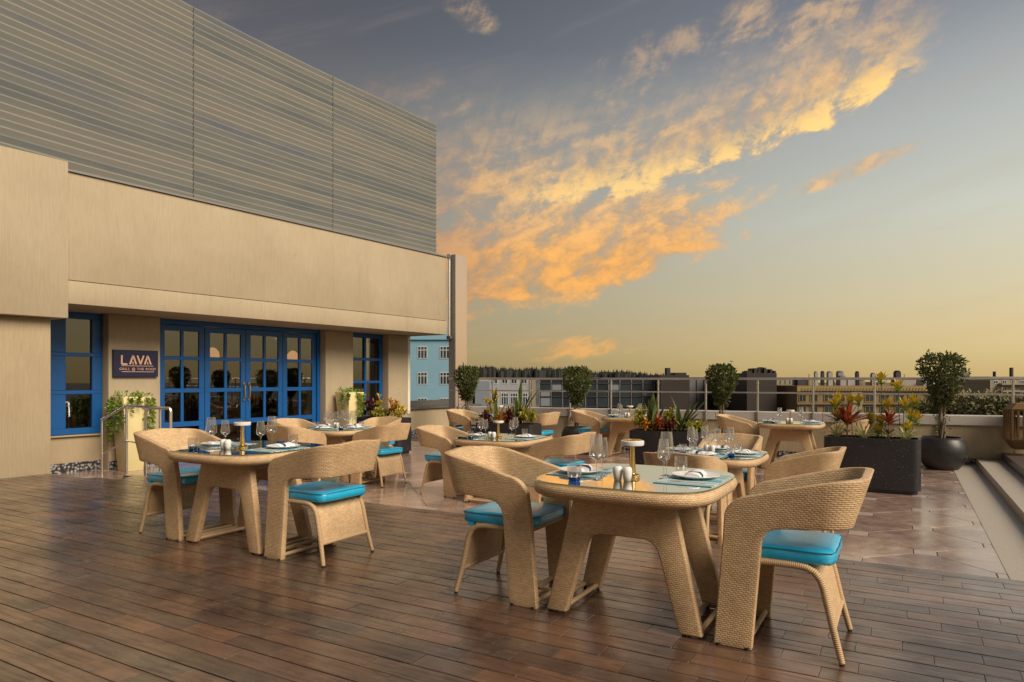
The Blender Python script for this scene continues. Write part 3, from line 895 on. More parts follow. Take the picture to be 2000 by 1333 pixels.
def rounded_box(mb, x0, x1, y0, y1, z0, z1): mb.box(x0, x1, y0, y1, z0, z1)
def cushion_mesh():
    rings = []; N = 40; hx, hy = .245, .235
    def ring(sc, z, puff=0.0):
        P = []
        for k in range(N):
            a = 2 * PI * k / N; c, s_ = math.cos(a), math.sin(a); n_ = 11.0
            r = 1 / (abs(c) ** n_ + abs(s_) ** n_) ** (1 / n_)
            wob = 1 + .006 * math.sin(a * 7 + z * 90) + .004 * math.sin(a * 13 + 1)
            P.append((hx * sc * r * c * wob, hy * sc * r * s_ * wob, z))
        return P
    rings = [ring(.60, .0), ring(.96, .001), ring(.992, .008), ring(1.0, .030), ring(.995, .055), ring(.975, .064), ring(.85, .070), ring(.5, .073), ring(.15, .071)]
    return MB().loft(rings).mesh('cushion', smooth=60), ring(1.0, .0585)
SEATP = [(.19, .425), (-.09, .425), (-.135, .420), (-.172, .402), (-.196, .372), (-.21, .335), (-.247, .17), (-.288, .012)]
def build_chair():
    c = thing('dining_chair')
    link('shell', shell_mesh(), 'wicker', c)
    # seat and rear panel, woven, following the bent frame
    mb = MB(); mb.open = True
    pr = SEATP[:-1]; pr = pr[:-1] + [(-.250, .155)]
    L = 0; last = None; ring = []
    for i, (x, z) in enumerate(pr):
        if last: L += math.hypot(x - last[0], z - last[1])
        last = (x, z); ring.append((x, z, L))
    def sheet(dz, flip):
        b = len(mb.v); n = 5
        for x, z, l in ring:
            for k in range(n):
                yy = -.225 + .45 * k / (n - 1)
                mb.v.append((x + dz * .3, yy, z + dz))
        for i in range(len(ring) - 1):
            for k in range(n - 1):
                f = [b + i * n + k, b + i * n + k + 1, b + (i + 1) * n + k + 1, b + (i + 1) * n + k]
                uv = [(-.225 + .45 * k / 4, ring[i][2]), (-.225 + .45 * (k + 1) / 4, ring[i][2]), (-.225 + .45 * (k + 1) / 4, ring[i + 1][2]), (-.225 + .45 * k / 4, ring[i + 1][2])]
                if flip: f, uv = f[::-1], uv[::-1]
                mb.quad(*f, uv=uv)
    sheet(.006, True); sheet(-.008, False)
    mb.build('seat', 'wicker', c, smooth=50)
    for s_ in (-1, 1):
        pts = [(x, s_ * (.228 + (.02 if z < .1 else .008 * (.43 - z) / .4)), z) for x, z in SEATP]
        rs = [.017] * 6 + [.0165, .0145]
        leg = MB().tube(pts, .017, 10, rs=rs).build('leg', 'wicker_tube', c, smooth=60)
        x, y, z = pts[-1]
        MB().lathe([(.011, -.012), (.012, .0), (.012, .003)], 10, x, y, z).build('foot', 'black_rubber', leg)
    MB().tube([(-.250, -.236, .152), (-.250, .236, .152)], .013, 8).build('stretcher', 'wicker_tube', c)
    MB().tube([(.185, -.25, .42), (.185, .25, .42)], .018, 8).build('seat_rail', 'wicker_tube', c)
    for x in (.125, .255):
        MB().tube([(x, -.27, .032), (x, .27, .032)], .014, 8).build('floor_bar', 'wicker_tube', c)
    mb = MB(); mb.box(.128, .252, -.012, .012, .024, .040); mb.build('bar_link', 'wicker_tube', c)
    for s_ in (-1, 1):
        for x in (.12, .255):
            MB().lathe([(.010, -.010), (.011, .004)], 8, x, s_ * .275, .008).build('foot', 'black_rubber', c)
    cm, rg = cushion_mesh()
    cu = link('cushion', cm, 'turquoise_vinyl', c); cu.location = (-.015, 0, .436)
    MB().tube(rg + rg[:1], .0035, 5, caps=False).build('piping', 'piping', cu)
    MB().box(-.20, -.16, -.232, -.20, -.018, .002).build('strap', 'turquoise_vinyl', cu)
    # lift the feet so that the shell stands on its caps
    return c
TOPZ = .755
def sq_ring(h, z, n=4.0, N=72):
    P = []
    for k in range(N):
        a = 2 * PI * k / N; c, s_ = math.cos(a), math.sin(a)
        r = h / (abs(c) ** n + abs(s_) ** n) ** (1 / n)
        P.append((r * c, r * s_, z))
    return P
def build_table():
    tb = thing('dining_table')
    # woven rim, with UVs running round the edge
    prof = [(.30, .672), (.44, .668), (.470, .672), (.492, .686), (.502, .708), (.499, .728), (.488, .742), (.47, .7455), (.30, .7455)]
    mb = MB(); N = 72; b0 = 0; Ls = [0]
    for i in range(1, len(prof)): Ls.append(Ls[-1] + math.hypot(prof[i][0] - prof[i - 1][0], prof[i][1] - prof[i - 1][1]))
    for h, z in prof: mb.v += sq_ring(h, z)
    ref = sq_ring(.5, 0); cu = [0]
    for k in range(N): cu.append(cu[-1] + (Vector(ref[(k + 1) % N]) - Vector(ref[k])).length)
    for i in range(len(prof) - 1):
        for k in range(N):
            k2 = (k + 1) % N
            mb.quad(i * N + k, i * N + k2, (i + 1) * N + k2, (i + 1) * N + k,
                    uv=((cu[k], Ls[i]), (cu[k + 1], Ls[i]), (cu[k + 1], Ls[i + 1]), (cu[k], Ls[i + 1])))
    mb.f.append(tuple(range(N))[::-1]); mb.f.append(tuple((len(prof) - 1) * N + k for k in range(N)))
    mb.build('table_top', 'wicker', tb, smooth=45)
    MB().loft([sq_ring(.486, .7462), sq_ring(.488, .748), sq_ring(.488, .7535), sq_ring(.486, TOPZ)]).build('glass_top', 'table_glass', tb, smooth=20)
    arch = [(-.435, .010), (-.315, .010), (-.205, .385), (-.19, .42), (-.165, .447), (-.125, .460), (.125, .460), (.165, .447), (.19, .42), (.205, .385),
            (.315, .010), (.435, .010), (.285, .645), (.27, .671), (-.27, .671), (-.285, .645)]
    for s_ in (-1, 1):
        mb = MB().prism(arch, -.028, .028)
        mb.v = [(x, s_ * (.205 + .035 * (.67 - z) / .67) + y, z) for x, y, z in mb.v]
        mb.build('leg_frame', 'wicker', tb, bevel=.012, seg=3, ang=40)
    MB().box(-.2, .2, -.19, .19, .60, .670).build('apron', 'wicker', tb, bevel=.008)
    for x in (-.415, -.335, .335, .415):
        MB().tube([(x, -.225, .034), (x, .225, .034)], .014, 8).build('floor_bar', 'wicker_tube', tb)
    for s_ in (-1, 1):
        for x in (-.42, -.335, .335, .42):
            MB().lathe([(.011, -.010), (.012, .003)], 8, x, s_ * .24, .010).build('foot', 'black_rubber', tb)
    return tb
# ---- tableware
def build_wine(h, rb):
    def f():
        g_ = thing('wine_glass')
        zb = h * .42
        prof = [(.004, zb), (rb * .55, zb + .012), (rb * .92, zb + h * .09), (rb, zb + h * .16), (rb * .98, zb + h * .24), (rb * .86, zb + h * .40), (rb * .74, h)]
        inn = [(r * .965, z) for r, z in prof[1:]][::-1]
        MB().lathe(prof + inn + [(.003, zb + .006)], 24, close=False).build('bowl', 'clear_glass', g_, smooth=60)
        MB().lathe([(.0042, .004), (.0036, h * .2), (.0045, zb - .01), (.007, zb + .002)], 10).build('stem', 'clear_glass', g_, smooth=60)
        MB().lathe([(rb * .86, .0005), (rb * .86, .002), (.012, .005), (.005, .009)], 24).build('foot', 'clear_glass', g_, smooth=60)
        return g_
    return f
def build_tumbler(base):
    def f():
        g_ = thing('tumbler'); r = .038
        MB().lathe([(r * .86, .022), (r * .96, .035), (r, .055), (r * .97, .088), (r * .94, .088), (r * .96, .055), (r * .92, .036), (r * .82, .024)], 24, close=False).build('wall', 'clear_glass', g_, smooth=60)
        MB().lathe([(r * .75, .001), (r * .84, .004), (r * .87, .022), (.001, .020)], 24).build('base', base, g_, smooth=50)
        return g_
    return f
def build_plate():
    return MB().lathe([(.001, .004), (.075, .004), (.08, .001), (.085, .004), (.122, .017), (.128, .020), (.127, .022), (.085, .010), (.001, .008)], 40).build('plate', 'white_china', smooth=40)
def build_napkin():
    n_ = thing('napkin'); mb = MB(); rows = 12
    rg = []
    for i in range(rows + 1):
        x = -.095 + .19 * i / rows; th = .022 + .005 * math.sin(i * 1.3); zz = .003 * math.sin(i * .9)
        wv = .040 + .004 * math.sin(i * 2.1)
        rg.append([(x, -wv, zz), (x, wv * .95, zz - .001), (x, wv, zz + th * .5), (x, wv * .7, zz + th), (x, 0, zz + th + .003), (x, -wv * .7, zz + th * .95), (x, -wv * 1.02, zz + th * .45)])
    MB().loft(rg).build('cloth', 'linen', n_, smooth=60)
    mb = MB(); rg = []
    for x in (-.052, -.030):
        rg.append([(x, -.046, -.001), (x, .046, -.001), (x, .047, .014), (x, .03, .029), (x, -.03, .029), (x, -.047, .013)])
    MB().loft(rg).build('ring', 'napkin_ring', n_, smooth=50)
    return n_
def build_placemat():
    return MB().box(-.15, .15, -.215, .215, 0, .003).build('placemat', 'woven_mat', smooth=0)
def build_fork():
    mb = MB(); mb.box(-.10, .03, -.0035, .0035, 0, .003); mb.box(.03, .05, -.011, .011, .001, .0032)
    for k in range(4): mb.box(.05, .095, -.011 + k * .0062, -.0075 + k * .0062, .001, .0032)
    return mb.build('fork', 'steel', smooth=0)
def build_knife():
    return MB().prism([(-.11, -.006), (.0, -.007), (.10, -.009), (.115, .0), (.10, .006), (.0, .005), (-.11, .006)], 0, .003, 'z').build('knife', 'steel', smooth=0)
def build_shaker():
    s_ = thing('shaker')
    MB().lathe([(.014, .0), (.019, .002), (.024, .030), (.0265, .052), (.024, .070), (.016, .078), (.001, .079)], 20).build('body', 'white_china', s_, smooth=60)
    mb = MB()
    for k in range(5):
        a = k * 1.256; mb.lathe([(.0018, .0), (.0018, .0015)], 5, .006 * math.cos(a), .006 * math.sin(a), .0785)
    mb.build('holes', 'black_rubber', s_, smooth=0)
    return s_
def build_lamp():
    l = thing('table_lamp')
    MB().lathe([(.042, .0), (.043, .012), (.036, .020), (.02, .024)], 24).build('base', 'brass', l, smooth=40)
    MB().lathe([(.021, .020), (.014, .10), (.012, .178)], 16).build('stem', 'brass', l, smooth=60)
    sh = MB().lathe([(.030, .176), (.062, .178), (.064, .184), (.064, .200), (.06, .204)], 32).build('shade', 'lamp_white', l, smooth=40)
    MB().lathe([(.05, .204), (.05, .2085), (.034, .209), (.034, .2065)], 32).build('ring', 'brass', sh, smooth=40)
    return l

# tables: centre, level, heading of the leg frames, which sides have chairs and settings
# sides: 0 = +a (right), 1 = +b (far), 2 = -a (left), 3 = -b (near)
TABLES = [
    ('the front right table', (.70, 3.83), 0.0, 0, (0, 2), (0, 2)),
    ('the front left table', (-2.09, 5.44), 0.0, 0, (0, 2), (0, 2)),
    ('the second right table', (1.93, 6.62), ML, 1, (0, 1, 3), (0, 1, 2, 3)),
    ('the middle table', (-.13, 8.36), ML, 1, (0, 2), (0, 2)),
    ('the table by the doors', (-2.52, 9.96), ML, 0, (0, 1, 2, 3), (0, 1, 2, 3)),
    ('the table behind the left trough', (-.2, 13.15), ML, 0, (0, 2), (0, 2)),
    ('the parapet table behind the middle trough', (2.26, 12.95), ML, 0, (2,), (0, 2)),
    ('the parapet table at right', (4.58, 11.2), ML, 0, (0, 2), (0, 2)),
]
TDESC = ['nearest, at the front right', 'at the front left before the doors', 'on the marble just behind the front right one', 'on the marble in the middle', 'crowded with glasses by the blue doors',
         'behind the left trough planter', 'by the parapet behind the middle trough planter', 'by the parapet left of the red leaved plants']
SIDE = {0: 'right', 1: 'far', 2: 'left', 3: 'near'}
rj = random.Random(11)
for ti, (tn, (tx, ty), tz, fr, chairs, sets) in enumerate(TABLES):
    place('table', build_table, (tx, ty, tz), -TH + (PI / 2 if fr else 0), 'glass topped tan wicker dining table, ' + TDESC[ti], 'table', 'wicker dining tables')
    ta, tb_ = to_ab(tx, ty)
    for s_ in chairs:
        ang = s_ * PI / 2 + (rj.uniform(-.03, .03) if ti > 1 else 0)
        d = .77
        x, y = ab(ta + d * math.cos(ang), tb_ + d * math.sin(ang))
        place('chair', build_chair, (x, y, tz), -TH + ang + PI, 'tan wicker chair with turquoise cushion, %s side of %s' % (SIDE[s_], tn), 'chair', 'wicker dining chairs')
    Z = tz + TOPZ
    def item(key, bld_, la, lb, rz, label, cat, group, dz=0.0):
        x, y = ab(ta + la, tb_ + lb)
        return place(key, bld_, (x, y, Z + dz), -TH + rz, label, cat, group)
    four = len(sets) == 4
    far = ti in (5, 6, 7)
    for s_ in sets:
        ang = s_ * PI / 2; ca_, sa_ = math.cos(ang), math.sin(ang)
        def L(out, lat): return (out * ca_ - lat * sa_, out * sa_ + lat * ca_)   # out from the centre, lateral (+ = diner's right)
        pl = 'at the %s side of %s' % (SIDE[s_], tn)
        o_ = .315; j = rj.uniform(-.06, .06)
        item('placemat', build_placemat, *L(o_, .0), ang + j * .5, 'teal striped woven placemat ' + pl, 'placemat', 'placemats')
        pz = .0035
        dx = .06 if not four else 0
        item('plate', build_plate, *L(o_, dx), ang + j, 'white plate under napkin ' + pl, 'plate', 'plates', pz)
        item('napkin', build_napkin, *L(o_, dx), ang + PI / 2 + j * 3 + .1, 'folded napkin, dark ring, ' + pl, 'napkin', 'napkins', pz + .010)
        if not far:
            item('fork', build_fork, *L(o_, -.125), ang + PI + j, 'steel fork on the placemat ' + pl, 'fork', 'forks', pz)
            item('knife', build_knife, *L(o_, .198), ang + PI - j, 'steel knife on the placemat ' + pl, 'knife', 'knives', pz)
        if four: gl = [('tall', .165, .10), ('small', .155, .015)]; tm_ = (.21, .235)
        else: gl = [('tall', .14, .245 if s_ == 2 else .10), ('small', .165, .10 if s_ == 2 else -.03)]; tm_ = (.225, .345) if s_ == 2 else (.165, .295)
        for kind, go, glat in gl:
            lab = '%s stemmed wine glass %s' % ('large' if kind == 'tall' else 'smaller', pl)
            item('wine_' + kind, build_wine(.245, .041) if kind == 'tall' else build_wine(.215, .0345), *L(go, glat), 0, lab, 'wine glass', 'wine glasses')
        blue = (s_ in (2, 3))
        item('tumbler_' + ('b' if blue else 'c'), build_tumbler('blue_glass' if blue else 'clear_glass'), *L(*tm_), 0, ('blue based glass tumbler ' if blue else 'clear glass tumbler ') + pl, 'tumbler', 'tumblers')
    sp = (-.22 if not four else -.06)
    item('shaker', build_shaker, -.028, sp, 0, 'white ceramic shaker, left of the pair on ' + tn, 'shaker', 'salt and pepper shakers')
    item('shaker', build_shaker, .028, sp - .005, 0, 'white ceramic shaker, right of the pair on ' + tn, 'shaker', 'salt and pepper shakers')
    if not four:
        item('lamp', build_lamp, .0, -.07, 0, 'small brass lamp with white disc shade on ' + tn, 'table lamp', 'cordless table lamps')

# ================================================================== PLANTERS AND PLANTS
def stadium(L, D, z, r=.10, ins=0.0):
    P = []; hx, hy = L / 2 - ins, D / 2 - ins
    for cx, cy, a0 in ((hx - r, hy - r, 0), (-hx + r, hy - r, 90), (-hx + r, -hy + r, 180), (hx - r, -hy + r, 270)):
        for k in range(5):
            a = R(a0 + 22.5 * k); P.append((cx + r * math.cos(a), cy + r * math.sin(a), z))
    return P
PLH, PLD = .70, .46
def build_planter(L):
    def f():
        p = thing('trough_planter')
        MB().loft([stadium(L, PLD, .05), stadium(L, PLD, PLH), stadium(L, PLD, PLH, .09, .03), stadium(L, PLD, PLH - .06, .09, .03)]).build('trough', 'black_terrazzo', p, smooth=40)
        MB().loft([stadium(L, PLD, 0, .08, .035), stadium(L, PLD, .049, .08, .035)]).build('plinth', 'black_pot', p, smooth=40)
        MB().loft([stadium(L, PLD, PLH - .055, .09, .031), stadium(L, PLD, PLH - .03, .09, .031)]).build('soil', 'soil', p, smooth=0)
        return p
    return f
def planter(pr, pl_, label):
    """right front top corner and length"""
    x, y = pr
    a, b = to_ab(x, y); cx, cy = ab(a - pl_ / 2, b + PLD / 2)
    place('planter%.2f' % pl_, build_planter(pl_), (cx, cy, ML), -TH, label, 'planter', 'black trough planters')
    return (a - pl_ / 2, b + PLD / 2, pl_)
ZT = ML + PLH
PA = planter((5.11, 8.52), 1.12, 'black terrazzo trough planter with red leaved plants on the right')
PB = planter((2.67, 9.72), 1.08, 'black terrazzo trough planter with snake plants in the middle')
PC = planter((.315, 11.36), 1.14, 'black terrazzo trough planter with snake plants behind the middle table')
PD = planter((-2.18, 13.1), 1.12, 'black trough planter with crotons beside the blue doors')
def blade(mb, base, tip, wd, bend, n=5, fold=.25, up=None):
    """a tapering leaf blade from base to tip"""
    b, t_ = Vector(base), Vector(tip); d = t_ - b
    sd_ = d.cross(Vector((0, 0, 1)));
    if sd_.length < 1e-4: sd_ = Vector((1, 0, 0))
    sd_.normalize()
    if up is not None: sd_ = (sd_ * math.cos(up) + d.cross(sd_).normalized() * math.sin(up))
    nn = sd_.cross(d).normalized(); i0 = len(mb.v)
    for i in range(n + 1):
        k = i / n; p = b + d * k + Vector((0, 0, 1)) * (bend * 4 * k * (1 - k))
        ww = wd * (math.sin(PI * min(1, .12 + k * .88)) ** .7)
        mb.v.append(tuple(p - sd_ * ww)); mb.v.append(tuple(p - nn * ww * fold)); mb.v.append(tuple(p + sd_ * ww))
    for i in range(n):
        q0 = i0 + i * 3
        mb.f.append((q0, q0 + 1, q0 + 4, q0 + 3)); mb.f.append((q0 + 1, q0 + 2, q0 + 5, q0 + 4))
    return mb
def leafy():
    mb = MB(); mb.open = True; return mb
rp = random.Random(5)
def ptab(P, da, db):
    x, y = ab(P[0] + da, P[1] + db); return (x, y, ZT - .04)
def snake_plant(P, da, db, hs, label, lean=.12):
    o = thing('snake_plant', ptab(P, da, db), -TH + rp.uniform(-.3, .3), label, 'snake plant', 'snake plants')
    for h, ang, ln in hs:
        mb = leafy(); x, y = .03 * math.cos(ang * 2.3), .03 * math.sin(ang * 2.3)
        tipx, tipy = x + ln * math.cos(ang), y + ln * math.sin(ang)
        n = 8; wd = .026 + .014 * min(1, h / .5)
        for i in range(n + 1):
            k = i / n; cx = x + (tipx - x) * k ** 1.5; cy = y + (tipy - y) * k ** 1.5; z = h * k
            tw = ang + 1.57 + k * .7
            ww = wd * min(1, .55 + k * 1.2) * (1 if k < .6 else max(.03, 1 - ((k - .6) / .4) ** 1.7))
            dx, dy = math.cos(tw) * ww, math.sin(tw) * ww
            fx, fy = -math.sin(tw) * ww * .35, math.cos(tw) * ww * .35
            mb.v += [(cx - dx, cy - dy, z), (cx + fx, cy + fy, z), (cx + dx, cy + dy, z)]
        for i in range(n):
            mb.f += [(3 * i, 3 * i + 1, 3 * i + 4, 3 * i + 3), (3 * i + 1, 3 * i + 2, 3 * i + 5, 3 * i + 4)]
        lf = mb.build('leaf', 'leaf_snake', o, smooth=70)
        eb = leafy()      # pale margins
        for e in (0, 2):
            pts = [Vector(mb.v[3 * i + e]) for i in range(n + 1)]
            cen = [Vector(mb.v[3 * i + 1]) for i in range(n + 1)]
            b = len(eb.v)
            for p, c_ in zip(pts, cen):
                out = (p - c_) * .16; eb.v += [tuple(p - out * .6), tuple(p + out)]
            for i in range(n): eb.f.append((b + 2 * i, b + 2 * i + 1, b + 2 * i + 3, b + 2 * i + 2))
        eb.build('leaf_margin', 'leaf_lime', lf, smooth=0)
    return o
def rosette(mb, c, n, ln, wd, el0, el1, droop=.04, rnd=rp):
    for i in range(n):
        a = rnd.uniform(0, 2 * PI); e = rnd.uniform(el0, el1); l = ln * rnd.uniform(.7, 1.15)
        tip = (c[0] + l * math.cos(e) * math.cos(a), c[1] + l * math.cos(e) * math.sin(a), c[2] + l * math.sin(e))
        blade(mb, c, tip, wd * rnd.uniform(.8, 1.2), droop, 4)
def bush(P, da, db, label, cat, r, h, n, m, ln=.125, wd=.0145, name='croton_bush', grp='low shrubs in the planters'):
    o = thing(name, ptab(P, da, db), 0, label, cat, grp)
    mb = leafy(); sm = MB()
    for i in range(n):
        a = rp.uniform(0, 2 * PI); rr = r * math.sqrt(rp.random()); zz = h * rp.uniform(.25, 1) * (1 - .45 * (rr / r) ** 2)
        c = (rr * math.cos(a), rr * math.sin(a), zz)
        rosette(mb, c, 9, ln, wd, -.3, 1.25)
        if i % 2 == 0: sm.tube([(c[0] * .3, c[1] * .3, 0), c], .004, 5)
    mb.build('foliage', m, o, smooth=70); sm.build('stems', 'stem_green', o)
    return o
def spider(P, da, db, label, s_=1.0):
    o = thing('spider_plant', ptab(P, da, db), 0, label, 'spider plant', 'spider plants in the right planter')
    for i in range(40):
        a = rp.uniform(0, 2 * PI); e = rp.uniform(.25, 1.3); l = .33 * s_ * rp.uniform(.7, 1.1)
        mb = leafy(); blade(mb, (0, 0, .01), (l * math.cos(e) * math.cos(a), l * math.cos(e) * math.sin(a), max(.02, l * math.sin(e) * .75)), .008, .05, 6)
        mb.build('leaf', 'leaf_pale', o, smooth=70)
    return o
def stem_tuft(P, da, db, heads, label, m='leaf_gold', ln=.125):
    """slender stems each ending in a tuft of golden leaves"""
    o = thing('golden_croton', ptab(P, da, db), 0, label, 'croton', 'tall golden crotons in the right planter')
    sm = MB()
    for hx, hy, hz in heads:
        sm.tube([(hx * .3, hy * .3, 0), (hx * .75, hy * .75, hz * .55), (hx, hy, hz)], .005, 6)
        mb = leafy(); rosette(mb, (hx, hy, hz - .02), 36, ln * 1.1, .015, .55, 1.5, .0)
        mb.build('leaf_tuft', m, o, smooth=70)
        mb = leafy(); rosette(mb, (hx, hy, hz - .07), 16, ln * .95, .013, -.1, .9, .02)
        mb.build('leaf_tuft', 'leaf_ivy', o, smooth=70)
    sm.build('stems', 'stem_green', o)
    return o
def red_croton(P, da, db, z, ln, n, label, m='leaf_red', wd=.034):
    o = thing('red_croton', ptab(P, da, db), 0, label, 'croton')
    MB().tube([(0, 0, 0), (.008, .004, z * .5), (0, 0, z + .02)], .009, 6).build('stem', 'bark', o)
    for i in range(n):
        a = i * 2.4 + rp.uniform(-.3, .3); k = i / n; e = .25 + 1.05 * k + rp.uniform(-.12, .12); l = ln * (1.08 - .35 * k)
        mb = leafy(); b = (0, 0, z * (.72 + .28 * k))
        blade(mb, b, (l * math.cos(e) * math.cos(a), l * math.cos(e) * math.sin(a), b[2] + l * math.sin(e)), wd, .02, 7, .3)
        mb.build('leaf', m if i % 4 else 'leaf_maroon', o, smooth=70)
    for i in range(5):
        a = i * 1.9; mb = leafy(); b = (0, 0, z * .35); blade(mb, b, (.09 * math.cos(a), .09 * math.sin(a), z * .35 + .05), .022, .01, 4)
        mb.build('leaf', 'leaf_maroon', o, smooth=70)
    return o
# right planter
red_croton(PA, -.29, -.03, .26, .33, 19, 'big red leaved croton on the left of the right planter')
red_croton(PA, .20, -.10, .29, .20, 15, 'smaller red leaved croton on the right of the right planter', wd=.026)
spider(PA, -.40, -.08, 'pale spider plant at the left end of the right planter')
spider(PA, -.08, -.10, 'pale spider plant between the two red crotons', 1.15)
spider(PA, .18, .06, 'small pale spider plant behind the smaller red croton', .8)
spider(PA, .40, -.10, 'pale spider plant at the right end of the right planter', .9)
stem_tuft(PA, -.44, .02, [(0, 0, .46), (.07, .05, .52), (.02, -.03, .30)], 'golden croton left of the big red croton')
stem_tuft(PA, -.22, .14, [(-.04, 0, .50), (.09, .04, .50), (.20, -.05, .26)], 'golden croton rising behind the big red croton')
stem_tuft(PA, .12, .10, [(.02, .06, .80), (.06, -.02, .45), (-.02, .0, .24), (-.06, .0, .12)], 'tall golden croton left of the smaller red croton')
stem_tuft(PA, .34, .06, [(-.01, .05, .70), (.02, -.03, .46), (.16, .0, .50), (.12, -.02, .32), (.20, .0, .28), (.05, -.05, .16)], 'golden croton at the right end of the right planter')
# middle planter
snake_plant(PB, -.22, .0, [(.44, 2.4, .24), (.30, 2.9, .24), (.60, 1.0, .03), (.54, .2, .03), (.50, 3.6, .06), (.46, 5.2, .05), (.40, .3, .15), (.33, 4.2, .08), (.27, 5.9, .10)], 'upright snake plant in the left half of the middle planter')
snake_plant(PB, .20, .02, [(.56, 2.8, .22), (.40, 3.1, .06), (.44, .6, .14), (.48, .2, .22), (.36, 5.8, .12), (.50, .05, .34), (.32, .4, .26), (.42, 4.4, .05), (.24, 6.1, .28)], 'spreading snake plant in the right half of the middle planter')
bush(PB, -.40, -.04, 'yellow green shrub at the left end of the middle planter', 'shrub', .11, .30, 22, 'leaf_lime')
bush(PB, .03, .10, 'yellow green shrub between the two snake plants of the middle planter', 'shrub', .13, .30, 26, 'leaf_lime')
bush(PB, .42, -.02, 'yellow green shrub at the right end of the middle planter', 'shrub', .11, .15, 20, 'leaf_lime')
bush(PB, -.10, -.12, 'reddish low plant in front of the left snake plant of the middle planter', 'shrub', .07, .17, 9, 'leaf_red')
bush(PB, .09, -.14, 'dark maroon low plant near the centre of the middle planter', 'shrub', .05, .17, 7, 'leaf_maroon')
bush(PB, -.27, -.15, 'small orange red plant at the front left of the middle planter', 'shrub', .04, .14, 6, 'leaf_orange')
# left planter behind the middle table
snake_plant(PC, -.28, .02, [(.66, 1.2, .04), (.60, 3.6, .06), (.50, 2.6, .10), (.44, 5.3, .06), (.36, .4, .16), (.30, .1, .22), (.32, 3.4, .30)], 'tall snake plant in the left half of the planter behind the middle table')
snake_plant(PC, .20, .02, [(.80, .9, .06), (.62, 2.6, .06), (.56, .2, .18), (.66, .1, .34), (.50, 4.4, .05), (.44, 5.6, .10), (.46, 3.2, .12)], 'tall snake plant in the right half of the planter behind the middle table')
bush(PC, .38, -.02, 'yellow green shrub at the right end of the planter behind the middle table', 'shrub', .14, .30, 26, 'leaf_lime')
bush(PC, .06, .06, 'pale shrub between the tall snake plants behind the middle table', 'shrub', .10, .32, 14, 'leaf_pale')
bush(PC, -.04, -.10, 'orange croton in the centre of the planter behind the middle table', 'shrub', .10, .18, 12, 'leaf_orange')
bush(PC, -.45, -.06, 'maroon leaved plant at the left end of the planter behind the middle table', 'shrub', .08, .16, 10, 'leaf_maroon')
bush(PC, .11, -.13, 'dark maroon plant before the right snake plant behind the middle table', 'shrub', .06, .26, 9, 'leaf_maroon')
bush(PC, -.38, .08, 'golden leaved shrub behind the left snake plant of the left planter', 'shrub', .12, .62, 12, 'leaf_gold', .08)
# planter beside the doors
bush(PD, -.30, .0, 'dark and golden croton at the left of the planter by the doors', 'croton', .17, .46, 18, 'leaf_maroon', .13, .020)
bush(PD, -.16, .05, 'golden croton at the middle of the planter by the doors', 'croton', .14, .48, 12, 'leaf_gold', .11, .016)
bush(PD, -.05, -.06, 'low pale green plant at the middle of the planter by the doors', 'shrub', .20, .18, 26, 'leaf_lime')
bush(PD, .26, .0, 'orange and red croton at the right of the planter by the doors', 'croton', .10, .44, 10, 'leaf_orange', .12, .018)
bush(PD, .40, -.02, 'yellow leaved croton at the right end of the planter by the doors', 'croton', .15, .26, 22, 'leaf_gold', .10, .014)

# ---- round pots with clipped ficus trees
def build_pot():
    p = thing('round_pot')
    MB().lathe([(.20, 0), (.235, .012), (.325, .13), (.362, .27), (.355, .38), (.315, .475), (.285, .52), (.262, .52), (.275, .46), (.0, .455)], 40).build('bowl', 'black_pot', p, smooth=60)
    MB().lathe([(.270, .452), (.15, .47), (.001, .475)], 24).build('soil', 'soil', p)
    dh = MB().lathe([(.020, 0), (.020, .012)], 10).build('drain_hole', 'black_rubber', p); dh.location = (.19, -.298, .20); dh.rotation_euler = (R(85), 0, R(32))
    return p
def leaf_cloud(mb, n, sampler, s0, s1, rnd):
    for i in range(n):
        c, out = sampler(rnd)
        d = Vector((rnd.gauss(0, 1), rnd.gauss(0, 1), rnd.gauss(.25, .8)))
        if d.length < .1: continue
        d = (d.normalized() + Vector(out) * .8).normalized(); s_ = rnd.uniform(s0, s1)
        sd_ = d.orthogonal().normalized(); sd_ = Matrix.Rotation(rnd.uniform(0, 6.28), 3, d) @ sd_
        c = Vector(c); b = len(mb.v); nn = d.cross(sd_) * s_ * .12
        mb.v += [tuple(c), tuple(c + d * s_ * .5 + sd_ * s_ * .24 + nn), tuple(c + d * s_), tuple(c + d * s_ * .5 - sd_ * s_ * .24 + nn)]
        mb.f.append((b, b + 1, b + 2, b + 3))
